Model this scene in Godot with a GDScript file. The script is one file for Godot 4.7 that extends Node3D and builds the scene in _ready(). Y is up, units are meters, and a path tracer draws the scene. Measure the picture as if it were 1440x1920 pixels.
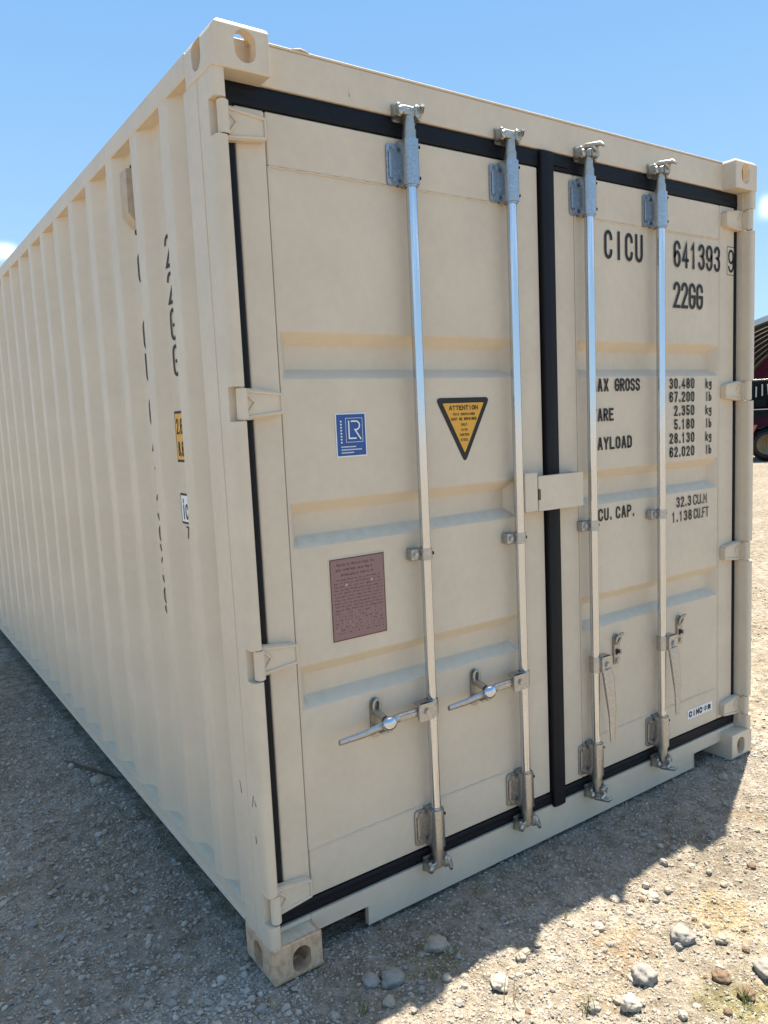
extends Node3D
# A cream steel shipping container seen from its door end, on stony ground at midday.
# Axes: x runs along the door end, y up, z out of the doors. Metres.

const W := 2.438
const H := 2.591
const L := 6.058
const SUN_TRAVEL := Vector3(-0.74, -2.591, 0.332)   # read from the shadow of the top corner casting on the ground

var M := {}
var rng := RandomNumberGenerator.new()
var used_names := {}


# ---------------------------------------------------------------- mesh builder
class Shape:
	var v := PackedVector3Array()
	var n := PackedVector3Array()
	var t := PackedVector2Array()
	var has_uv := false

	func tri(a, b, c, na, nb, nc):
		var g = (b - a).cross(c - a)
		if g.length_squared() < 1e-18:
			return
		if g.dot(na + nb + nc) < 0.0:
			var k = b; b = c; c = k
			k = nb; nb = nc; nc = k
		v.append(a); v.append(c); v.append(b)      # clockwise fronts
		n.append(na); n.append(nc); n.append(nb)

	func quad(a, b, c, d, nn):
		tri(a, b, c, nn, nn, nn)
		tri(a, c, d, nn, nn, nn)

	func quad_n(a, b, c, d, na, nb, nc, nd):
		tri(a, b, c, na, nb, nc)
		tri(a, c, d, na, nc, nd)

	func face(a, b, c, d, towards):               # flat quad, its normal on the side of towards
		var nn = (b - a).cross(c - a)
		if nn.length_squared() < 1e-16:
			nn = (c - a).cross(d - a)
		nn = nn.normalized()
		if nn.dot(towards) < 0.0:
			nn = -nn
		quad(a, b, c, d, nn)

	func picture(a, b, c, d, nn):                 # quad with texture coordinates, a top left, clockwise as seen
		has_uv = true
		for k in [[a, Vector2(0, 0)], [b, Vector2(1, 0)], [c, Vector2(1, 1)], [a, Vector2(0, 0)], [c, Vector2(1, 1)], [d, Vector2(0, 1)]]:
			v.append(k[0]); n.append(nn); t.append(k[1])

	func box(lo: Vector3, hi: Vector3, bev := 0.0, turn := Transform3D()):
		var b = min(bev, min(hi.x - lo.x, min(hi.y - lo.y, hi.z - lo.z)) * 0.45)
		var c = (lo + hi) / 2
		var h = (hi - lo) / 2
		var ax = [Vector3.RIGHT, Vector3.UP, Vector3.BACK]
		var p = func(s, k):                       # corner s, its point on the face across axis k
			var q = Vector3.ZERO
			for i in 3:
				q[i] = s[i] * (h[i] if i == k else h[i] - b)
			return turn * (c + q)
		var nr = func(s, k):
			return (turn.basis * (ax[k] * s[k])).normalized()
		for k in 3:
			var i = (k + 1) % 3
			var j = (k + 2) % 3
			for sk in [-1.0, 1.0]:
				var s = []
				for e in [[-1.0, -1.0], [1.0, -1.0], [1.0, 1.0], [-1.0, 1.0]]:
					var w = Vector3.ZERO
					w[k] = sk; w[i] = e[0]; w[j] = e[1]
					s.append(w)
				quad(p.call(s[0], k), p.call(s[1], k), p.call(s[2], k), p.call(s[3], k), nr.call(s[0], k))
			if b > 0.0:
				for si in [-1.0, 1.0]:
					for sj in [-1.0, 1.0]:         # the edge along k
						var s0 = Vector3.ZERO
						s0[k] = -1.0; s0[i] = si; s0[j] = sj
						var s1 = s0
						s1[k] = 1.0
						quad_n(p.call(s0, i), p.call(s1, i), p.call(s1, j), p.call(s0, j), nr.call(s0, i), nr.call(s0, i), nr.call(s0, j), nr.call(s0, j))
		if b > 0.0:
			for sx in [-1.0, 1.0]:
				for sy in [-1.0, 1.0]:
					for sz in [-1.0, 1.0]:
						var s = Vector3(sx, sy, sz)
						tri(p.call(s, 0), p.call(s, 1), p.call(s, 2), nr.call(s, 0), nr.call(s, 1), nr.call(s, 2))

	func tube(pts: Array, radii: Array, seg := 14, squash := Vector2.ONE, caps := true):
		var rings = []
		var norms = []
		var side = Vector3.ZERO
		for i in pts.size():
			var d = (pts[min(i + 1, pts.size() - 1)] - pts[max(i - 1, 0)]).normalized()
			if side == Vector3.ZERO:
				side = d.cross(Vector3(0.01, 0.02, 1.0) if absf(d.z) < 0.9 else Vector3.UP).normalized()
			else:
				side = (side - d * side.dot(d)).normalized()
			var up = d.cross(side)
			var r = []
			var nn = []
			for k in seg:
				var a = TAU * k / seg
				var off = side * cos(a) * squash.x + up * sin(a) * squash.y
				r.append(pts[i] + off * radii[i])
				nn.append((side * cos(a) / squash.x + up * sin(a) / squash.y).normalized())
			rings.append(r); norms.append(nn)
		for i in pts.size() - 1:
			for k in seg:
				var m = (k + 1) % seg
				quad_n(rings[i][k], rings[i][m], rings[i + 1][m], rings[i + 1][k], norms[i][k], norms[i][m], norms[i + 1][m], norms[i + 1][k])
		if caps:
			for e in [0, pts.size() - 1]:
				var d = (pts[0] - pts[1]).normalized() if e == 0 else (pts[e] - pts[e - 1]).normalized()
				for k in seg:
					tri(pts[e], rings[e][k], rings[e][(k + 1) % seg], d, d, d)

	func cyl(a: Vector3, b: Vector3, r: float, seg := 16, bev := 0.0):
		if bev > 0.0:
			var d = (b - a).normalized() * bev
			tube([a, a, a + d, a + d, b - d, b - d, b], [r - bev, r - bev, r, r, r, r, r - bev], seg)
		else:
			tube([a, b], [r, r], seg)

	func ball(c: Vector3, r: Vector3, seg := 12):
		for i in seg / 2:
			for k in seg:
				var q = []
				var qn = []
				for e in [[i, k], [i + 1, k], [i + 1, k + 1], [i, k + 1]]:
					var th = PI * e[0] / (seg / 2)
					var ph = TAU * e[1] / seg
					var d = Vector3(sin(th) * cos(ph), cos(th), sin(th) * sin(ph))
					q.append(c + d * r)
					qn.append((d / r).normalized())
				quad_n(q[0], q[1], q[2], q[3], qn[0], qn[1], qn[2], qn[3])

	# polygon (x, y) pushed from z0 to z1 through a frame of axes; soft joins bends under 45 degrees
	func prism(poly: PackedVector2Array, z0: float, z1: float, frame := Transform3D(), caps := true, closed := true):
		var area = 0.0
		for i in poly.size():
			area += poly[i].cross(poly[(i + 1) % poly.size()])
		var sgn = 1.0 if area > 0 else -1.0
		var cnt = poly.size()
		var en = []
		for i in cnt:
			var e = (poly[(i + 1) % cnt] - poly[i]).normalized()
			en.append(Vector2(e.y, -e.x) * sgn)
		var to = func(q, z): return frame * Vector3(q.x, q.y, z)
		var tn = func(q): return (frame.basis * Vector3(q.x, q.y, 0)).normalized()
		for i in (cnt if closed else cnt - 1):
			var j = (i + 1) % cnt
			var pn = en[(i + cnt - 1) % cnt]
			var nn = en[j]
			var a = (en[i] + pn).normalized() if en[i].dot(pn) > 0.7 and (closed or i > 0) else en[i]
			var b = (en[i] + nn).normalized() if en[i].dot(nn) > 0.7 and (closed or j < cnt - 1) else en[i]
			quad_n(to.call(poly[i], z0), to.call(poly[j], z0), to.call(poly[j], z1), to.call(poly[i], z1), tn.call(a), tn.call(b), tn.call(b), tn.call(a))
		if caps:
			var ix = Geometry2D.triangulate_polygon(poly)
			var f = (frame.basis * Vector3(0, 0, 1)).normalized()
			for k in range(0, ix.size(), 3):
				tri(to.call(poly[ix[k]], z1), to.call(poly[ix[k + 1]], z1), to.call(poly[ix[k + 2]], z1), f, f, f)
				tri(to.call(poly[ix[k]], z0), to.call(poly[ix[k + 1]], z0), to.call(poly[ix[k + 2]], z0), -f, -f, -f)

	func mesh(material: Material) -> ArrayMesh:
		var arr = []
		arr.resize(Mesh.ARRAY_MAX)
		arr[Mesh.ARRAY_VERTEX] = v
		arr[Mesh.ARRAY_NORMAL] = n
		if has_uv:
			arr[Mesh.ARRAY_TEX_UV] = t
		var m = ArrayMesh.new()
		m.add_surface_from_arrays(Mesh.PRIMITIVE_TRIANGLES, arr)
		m.surface_set_material(0, material)
		return m


func obj(called: String, s, material: Material, parent: Node) -> MeshInstance3D:
	var o = MeshInstance3D.new()
	o.name = called
	o.mesh = s.mesh(material) if s is Shape else s
	parent.add_child(o, true)
	return o

func part(called: String, parent: Node, at := Vector3.ZERO) -> Node3D:
	var o = Node3D.new()
	o.name = called
	o.position = at
	parent.add_child(o, true)
	return o

func numbered(called: String) -> String:
	if not used_names.has(called):
		used_names[called] = 0
		return called
	used_names[called] += 1
	return "%s_%03d" % [called, used_names[called]]

func tag(o: Node, label: String, category: String, group := "") -> Node:
	o.set_meta("label", label)
	o.set_meta("category", category)
	if group:
		o.set_meta("group", group)
	return o

func thing(called: String, label: String, category: String, at := Vector3.ZERO, turn := 0.0, group := "") -> Node3D:
	var o = part(numbered(called), self, at)
	o.rotation.y = turn
	tag(o, label, category, group)
	return o

func lin(r: float, g: float, b: float) -> Color:
	return Color(r, g, b).linear_to_srgb()


# ---------------------------------------------------------------- textures and materials
func noise_image(size: int, freq: float, seed_: int, kind := FastNoiseLite.TYPE_SIMPLEX_SMOOTH, octaves := 4) -> PackedByteArray:
	var f = FastNoiseLite.new()
	f.noise_type = kind
	f.frequency = freq
	f.seed = seed_
	f.fractal_octaves = octaves
	var im = f.get_seamless_image(size, size)
	im.convert(Image.FORMAT_L8)
	return im.get_data()

func grey_texture(size: int, layers: Array, lo: float, hi: float, tint_lo := Color.WHITE, tint_hi := Color.WHITE) -> ImageTexture:
	# layers: [bytes, weight]; the sum is stretched over lo..hi, tints mix along it (sRGB values)
	var out = PackedByteArray()
	out.resize(size * size * 3)
	var total = 0.0
	for l in layers:
		total += l[1]
	for i in size * size:
		var s = 0.0
		for l in layers:
			s += l[0][i] * l[1]
		s = s / (255.0 * total)
		var g = lerpf(lo, hi, s) * 255.0
		out[i * 3] = int(clampf(g * lerpf(tint_lo.r, tint_hi.r, s), 0, 255))
		out[i * 3 + 1] = int(clampf(g * lerpf(tint_lo.g, tint_hi.g, s), 0, 255))
		out[i * 3 + 2] = int(clampf(g * lerpf(tint_lo.b, tint_hi.b, s), 0, 255))
	return ImageTexture.create_from_image(Image.create_from_data(size, size, false, Image.FORMAT_RGB8, out))

func mat(color: Color, rough: float, metal := 0.0, tex: Texture2D = null, scale := 1.0, bump: Texture2D = null, bump_cm := 0.0) -> StandardMaterial3D:
	var m = StandardMaterial3D.new()
	m.albedo_color = color
	m.roughness = rough
	m.metallic = metal
	if tex:
		m.albedo_texture = tex
	if bump:
		m.heightmap_enabled = true
		m.heightmap_texture = bump
		m.heightmap_scale = bump_cm
	if tex or bump:
		m.uv1_triplanar = true
		m.uv1_world_triplanar = true
		m.uv1_scale = Vector3.ONE * scale
	return m

func make_materials():
	var soft = noise_image(512, 0.006, 3)
	var fine = noise_image(512, 0.05, 5)
	var grit = noise_image(512, 0.16, 8)
	var cells = noise_image(512, 0.045, 11, FastNoiseLite.TYPE_CELLULAR, 2)
	M.mottle = grey_texture(512, [[soft, 1.0], [fine, 0.6]], 0.93, 1.0)
	M.wear = grey_texture(512, [[soft, 1.0], [fine, 1.0], [grit, 0.4]], 0.80, 1.05, Color(1, 0.97, 0.92), Color(1, 1, 1))
	M.orange_peel = grey_texture(512, [[soft, 2.0], [fine, 0.25]], 0.0, 1.0)
	M.grit = grey_texture(512, [[grit, 1.0], [fine, 1.0], [cells, 0.8]], 0.0, 1.0)
	M.galv = grey_texture(512, [[cells, 1.0], [fine, 1.0]], 0.72, 1.0)
	M.paint = mat(lin(0.695, 0.58, 0.435), 0.47, 0.0, M.mottle, 0.9, M.orange_peel, 0.06)
	M.paint.metallic_specular = 0.4
	M.worn_paint = mat(lin(0.55, 0.45, 0.34), 0.6, 0.0, M.wear, 4.0, M.grit, 0.12)
	M.grey_paint = mat(lin(0.33, 0.34, 0.35), 0.6, 0.0, M.wear, 3.0)
	M.rubber = mat(lin(0.006, 0.0075, 0.012), 0.58, 0.0, M.wear, 3.0)
	M.rubber.metallic_specular = 0.35
	M.steel = mat(lin(0.60, 0.615, 0.63), 0.32, 1.0, M.galv, 4.0, M.grit, 0.02)
	M.tube = mat(lin(0.60, 0.625, 0.67), 0.15, 1.0)
	M.cast_steel = mat(lin(0.52, 0.52, 0.50), 0.36, 1.0, M.wear, 9.0, M.grit, 0.12)
	M.dark_hole = mat(lin(0.015, 0.014, 0.013), 0.9)
	M.black_print = mat(lin(0.012, 0.011, 0.010), 0.6)
	M.white_print = mat(lin(0.80, 0.80, 0.78), 0.5)
	M.blue_film = mat(lin(0.012, 0.075, 0.27), 0.32)
	M.yellow_film = mat(lin(0.72, 0.36, 0.035), 0.4)
	M.floor_wood = mat(lin(0.10, 0.07, 0.045), 0.8)
	M.rust = mat(lin(0.13, 0.062, 0.034), 0.9, 0.0, M.wear, 8.0)
	M.chip = mat(lin(0.10, 0.075, 0.05), 0.8)
	M.tyre = mat(lin(0.016, 0.016, 0.016), 0.8, 0.0, M.wear, 2.0)
	M.dark_machine = mat(lin(0.010, 0.017, 0.019), 0.8, 0.0, M.wear, 1.0)
	M.dark_machine.metallic_specular = 0.2
	M.red_paint = mat(lin(0.50, 0.10, 0.075), 0.5, 0.0, M.wear, 1.0)
	M.tan_hub = mat(lin(0.50, 0.36, 0.17), 0.6, 0.0, M.wear, 2.0)
	M.arch_steel = mat(lin(0.26, 0.27, 0.28), 0.6, 0.0, M.wear, 0.5)
	M.magenta = mat(lin(0.22, 0.03, 0.095), 0.7, 0.0, M.wear, 0.5)
	M.glass = mat(lin(0.02, 0.03, 0.035), 0.08)
	M.grass = mat(lin(0.13, 0.16, 0.035), 0.8)
	M.grass.backlight_enabled = true
	M.grass.backlight = lin(0.08, 0.11, 0.02)
	M.straw = mat(lin(0.34, 0.26, 0.13), 0.85)
	M.stick = mat(lin(0.11, 0.08, 0.055), 0.9, 0.0, M.wear, 9.0)
	# stained casting: vertical brown runs of rust wash over the paint
	var runs = noise_image(512, 0.02, 21)
	var st = PackedByteArray()
	st.resize(512 * 512 * 3)
	for y in 512:
		for x in 512:
			var a = runs[((y / 2) % 512) * 512 + x] / 255.0
			var b = fine[y * 512 + x] / 255.0
			var k = smoothstep(0.30, 0.95, a * 0.8 + b * 0.3) * 0.5 + 0.25
			var c = Color(0.87, 0.765, 0.635).lerp(Color(0.64, 0.495, 0.385), k)
			var i = (y * 512 + x) * 3
			st[i] = int(c.r * 255); st[i + 1] = int(c.g * 255); st[i + 2] = int(c.b * 255)
	M.stained = mat(Color(1, 1, 1), 0.6, 0.0, ImageTexture.create_from_image(Image.create_from_data(512, 512, false, Image.FORMAT_RGB8, st)), 4.0, M.grit, 0.15)
	# settled road dust, cut by its grain, paled to stand for missing overhead light
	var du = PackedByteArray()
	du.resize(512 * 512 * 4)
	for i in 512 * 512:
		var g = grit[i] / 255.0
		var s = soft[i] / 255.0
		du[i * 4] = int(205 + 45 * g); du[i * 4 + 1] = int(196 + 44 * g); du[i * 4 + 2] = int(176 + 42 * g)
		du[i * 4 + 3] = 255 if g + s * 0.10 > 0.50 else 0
	M.brightened_dust = mat(Color(1, 1, 1), 0.95, 0.0, ImageTexture.create_from_image(Image.create_from_data(512, 512, false, Image.FORMAT_RGBA8, du)), 6.0)
	M.brightened_dust.transparency = BaseMaterial3D.TRANSPARENCY_ALPHA_SCISSOR
	M.brightened_dust.alpha_scissor_threshold = 0.5
	# approval plate: worn maroon print with rows of small pale type
	var pl = Image.create(256, 320, false, Image.FORMAT_RGB8)
	var rr = RandomNumberGenerator.new()
	rr.seed = 77
	for y in 320:
		for x in 256:
			var e = rr.randf_range(-0.035, 0.035)
			pl.set_pixel(x, y, Color(0.56 + e, 0.43 + e, 0.41 + e))
	var dark = Color(0.31, 0.20, 0.185)
	var pale = Color(0.62, 0.51, 0.48)
	pl.fill_rect(Rect2i(0, 0, 256, 4), dark); pl.fill_rect(Rect2i(0, 316, 256, 4), dark)
	pl.fill_rect(Rect2i(0, 0, 4, 320), dark); pl.fill_rect(Rect2i(252, 0, 4, 320), dark)
	var row = 20
	while row < 300:
		var big = row < 66
		var hgt = 9 if big else 6
		var x = 24 + rr.randi_range(0, 26) if row < 84 else 16
		var to = 232 - rr.randi_range(0, 40) if row < 84 else 240
		while x < to:
			var ww = rr.randi_range(8, 34)
			for l in range(x, min(x + ww, to), 4):
				pl.fill_rect(Rect2i(l, row + rr.randi_range(0, 2), rr.randi_range(2, 3), hgt - rr.randi_range(0, 3)), dark if row < 200 or rr.randf() < 0.6 else pale)
			x += ww + 7
		row += 20 if big else 13
	M.plate = mat(Color(1, 1, 1), 0.5)
	M.plate.albedo_texture = ImageTexture.create_from_image(pl)
	# stones and earth wear vertex or copy colours over a grain
	M.stone = mat(Color(1, 1, 1), 0.9, 0.0, grey_texture(512, [[fine, 1.0], [grit, 1.0], [soft, 0.5]], 0.70, 1.12), 6.0, M.grit, 0.25)
	M.stone.vertex_color_use_as_albedo = true
	M.pebble = mat(Color(1, 1, 1), 0.9)
	M.pebble.vertex_color_use_as_albedo = true
	var eb = noise_image(1024, 0.012, 31, FastNoiseLite.TYPE_SIMPLEX_SMOOTH, 6)
	var ec = noise_image(1024, 0.06, 37, FastNoiseLite.TYPE_CELLULAR, 3)
	var ed = noise_image(1024, 0.22, 39, FastNoiseLite.TYPE_SIMPLEX_SMOOTH, 2)
	M.earth = mat(Color(1, 1, 1), 0.97, 0.0, grey_texture(1024, [[eb, 1.2], [ec, 0.9], [ed, 1.0]], 0.40, 1.32, Color(1.0, 0.95, 0.88), Color(1.0, 1.0, 1.0)), 0.9, grey_texture(1024, [[eb, 0.5], [ec, 1.6], [ed, 0.8]], 0.0, 1.0), 2.2)
	M.earth.vertex_color_use_as_albedo = true
	M.earth.metallic_specular = 0.2


# ---------------------------------------------------------------- stencil lettering: each sign is a set of strokes in a box 1 wide and 2 high
func arc(cx: float, cy: float, rx: float, ry: float, a0: float, a1: float) -> Array:
	var out = []
	var k = max(4, int(absf(a1 - a0) / 18.0))
	for i in k + 1:
		var a = deg_to_rad(lerpf(a0, a1, float(i) / k))
		out.append(Vector2(cx + rx * cos(a), cy + ry * sin(a)))
	return out

func p2(list: Array) -> Array:
	var out = []
	for i in range(0, list.size(), 2):
		out.append(Vector2(list[i], list[i + 1]))
	return out

func strokes(ch: String) -> Array:
	match ch:
		"A": return [p2([0, 0, 0.42, 2, 0.58, 2, 1, 0]), p2([0.16, 0.6, 0.84, 0.6])]
		"B": return [p2([0, 0, 0, 2]) + arc(0.5, 1.55, 0.45, 0.45, 90, -90) + p2([0, 1.1]), arc(0.5, 0.55, 0.5, 0.55, 90, -90) + p2([0, 0])]
		"C": return [arc(0.5, 1.5, 0.5, 0.5, 0, 180) + arc(0.5, 0.5, 0.5, 0.5, 180, 360)]
		"D": return [p2([0, 0, 0, 2, 0.45, 2]) + arc(0.5, 1.5, 0.5, 0.5, 80, 0) + arc(0.5, 0.5, 0.5, 0.5, 0, -80) + p2([0.45, 0, 0, 0])]
		"E": return [p2([1, 2, 0, 2, 0, 0, 1, 0]), p2([0, 1.05, 0.8, 1.05])]
		"F": return [p2([1, 2, 0, 2, 0, 0]), p2([0, 1.05, 0.8, 1.05])]
		"G": return [arc(0.5, 1.5, 0.5, 0.5, 0, 180) + arc(0.5, 0.5, 0.5, 0.5, 180, 360) + p2([1, 0.95, 0.5, 0.95])]
		"H": return [p2([0, 0, 0, 2]), p2([1, 0, 1, 2]), p2([0, 1.05, 1, 1.05])]
		"I": return [p2([0.5, 0, 0.5, 2])]
		"K": return [p2([0, 0, 0, 2]), p2([1, 2, 0.1, 0.9]), p2([0.35, 1.15, 1, 0])]
		"L": return [p2([0, 2, 0, 0, 1, 0])]
		"M": return [p2([0, 0, 0, 2, 0.5, 0.7, 1, 2, 1, 0])]
		"N": return [p2([0, 0, 0, 2, 1, 0, 1, 2])]
		"O", "0": return [arc(0.5, 1.5, 0.5, 0.5, 0, 180) + arc(0.5, 0.5, 0.5, 0.5, 180, 360) + p2([1, 1.52])]
		"P": return [p2([0, 0, 0, 2, 0.4, 2]) + arc(0.5, 1.5, 0.5, 0.5, 80, -80) + p2([0.4, 1, 0, 1])]
		"R": return [p2([0, 0, 0, 2, 0.4, 2]) + arc(0.5, 1.5, 0.5, 0.5, 80, -80) + p2([0.4, 1, 0, 1]), p2([0.45, 1, 1, 0])]
		"S": return [arc(0.5, 1.52, 0.48, 0.48, 15, 270) + arc(0.5, 0.52, 0.5, 0.52, 90, -165)]
		"T": return [p2([0, 2, 1, 2]), p2([0.5, 2, 0.5, 0])]
		"U": return [p2([0, 2]) + arc(0.5, 0.5, 0.5, 0.5, 180, 360) + p2([1, 2])]
		"W": return [p2([0, 2, 0.2, 0, 0.5, 1.3, 0.8, 0, 1, 2])]
		"X": return [p2([0, 0, 1, 2]), p2([0, 2, 1, 0])]
		"Y": return [p2([0, 2, 0.5, 1, 1, 2]), p2([0.5, 1, 0.5, 0])]
		"1": return [p2([0.5, 0, 0.5, 2, 0.2, 1.6])]
		"2": return [arc(0.5, 1.5, 0.5, 0.5, 175, -25) + p2([0, 0.02, 1, 0.02])]
		"3": return [arc(0.5, 1.54, 0.46, 0.46, 165, -90) + arc(0.5, 0.54, 0.5, 0.54, 90, -165)]
		"4": return [p2([0.72, 0, 0.72, 2, 0, 0.55, 1, 0.55])]
		"5": return [p2([0.95, 2, 0.05, 2, 0.05, 1.08]) + arc(0.5, 0.6, 0.5, 0.6, 125, -165)]
		"6": return [arc(0.5, 1.5, 0.5, 0.5, 10, 180) + arc(0.5, 0.5, 0.5, 0.5, 180, 360) + arc(0.5, 0.68, 0.5, 0.5, 0, 165)]
		"7": return [p2([0, 2, 1, 2, 0.35, 0])]
		"8": return [arc(0.5, 1.52, 0.45, 0.48, -90, 270), arc(0.5, 0.52, 0.5, 0.52, 90, 450)]
		"9": return [arc(0.5, 0.5, 0.5, 0.5, 190, 360) + arc(0.5, 1.5, 0.5, 0.5, 0, 180) + arc(0.5, 1.32, 0.5, 0.5, 180, 345)]
		"k": return [p2([0, 0, 0, 2]), p2([0.9, 1.3, 0.08, 0.6]), p2([0.35, 0.85, 1, 0])]
		"g": return [arc(0.5, 0.9, 0.5, 0.42, 0, 360), p2([1, 1.35, 1, 0.0]) + arc(0.5, -0.05, 0.5, 0.4, 0, -150)]
		"l": return [p2([0.5, 0, 0.5, 2])]
		"b": return [p2([0, 0, 0, 2]), arc(0.5, 0.62, 0.5, 0.6, 0, 360)]
		"i": return [p2([0.5, 0, 0.5, 1.25]), p2([0.5, 1.62, 0.5, 1.85])]
		"c": return [arc(0.5, 0.85, 0.5, 0.5, 20, 180) + arc(0.5, 0.5, 0.5, 0.5, 180, 340)]
		".": return [p2([0.1, 0, 0.1, 0.22])]
		"m": return [p2([0, 0, 0, 1.3]), arc(0.25, 1.0, 0.25, 0.28, 180, 0) + p2([0.5, 0]), arc(0.75, 1.0, 0.25, 0.28, 180, 0) + p2([1, 0])]
		"中": return [p2([0, 0.6, 0, 1.5, 1, 1.5, 1, 0.6, 0, 0.6]), p2([0.5, 2, 0.5, 0])]
		"集": return [p2([0.1, 0.75, 0.1, 1.6]), p2([0.3, 2, 0, 1.4]), p2([0.1, 1.6, 1, 1.6]), p2([0.1, 1.3, 0.9, 1.3]), p2([0.1, 1.0, 0.9, 1.0]), p2([0.5, 1.7, 0.5, 0]), p2([0, 0.65, 1, 0.65]), p2([0.45, 0.6, 0, 0.1]), p2([0.55, 0.6, 1, 0.1])]
	return []

# ribbon along a stroke in the plane at, right, up
func ribbon(s: Shape, pts: Array, half: float, at: Vector3, right: Vector3, up: Vector3, lift: float):
	var nn = right.cross(up).normalized()
	var q = [pts[0]]
	for i in range(1, pts.size()):
		if pts[i].distance_to(q[q.size() - 1]) > 1e-5:
			q.append(pts[i])
	var lft = []
	var rgt = []
	for i in q.size():
		var d0 = (q[i] - q[max(i - 1, 0)]).normalized()
		var d1 = (q[min(i + 1, q.size() - 1)] - q[i]).normalized()
		if i == 0: d0 = d1
		if i == q.size() - 1: d1 = d0
		var tgt = (d0 + d1)
		tgt = d1 if tgt.length() < 0.1 else tgt.normalized()
		var nr = Vector2(-tgt.y, tgt.x)
		var k = half / max(0.45, nr.dot(Vector2(-d1.y, d1.x)))
		var e = Vector2.ZERO
		if i == 0: e = -d1 * half
		if i == q.size() - 1: e = d0 * half
		lft.append(q[i] + nr * k + e)
		rgt.append(q[i] - nr * k + e)
	var to = func(c): return at + right * c.x + up * c.y + nn * lift
	for i in q.size() - 1:
		s.quad(to.call(lft[i]), to.call(lft[i + 1]), to.call(rgt[i + 1]), to.call(rgt[i]), nn)

# text with its lower left corner at `at`; size = (letter width, letter height), gap between letters
func write(s: Shape, text: String, at: Vector3, right: Vector3, up: Vector3, size: Vector2, gap: float, stroke: float, down := false):
	var x = 0.0
	var y = 0.0
	var lift = 0.0
	for ch in text:
		for st in strokes(ch):
			var pts = []
			for c in st:
				pts.append(Vector2(x + stroke / 2 + c.x * (size.x - stroke), y + stroke / 2 + c.y / 2 * (size.y - stroke)))
			ribbon(s, pts, stroke / 2, at, right, up, lift)
			lift += 0.00004
		if down:
			y -= gap
		else:
			x += (size.x * 0.45 if ch == "." else size.x) + gap


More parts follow.
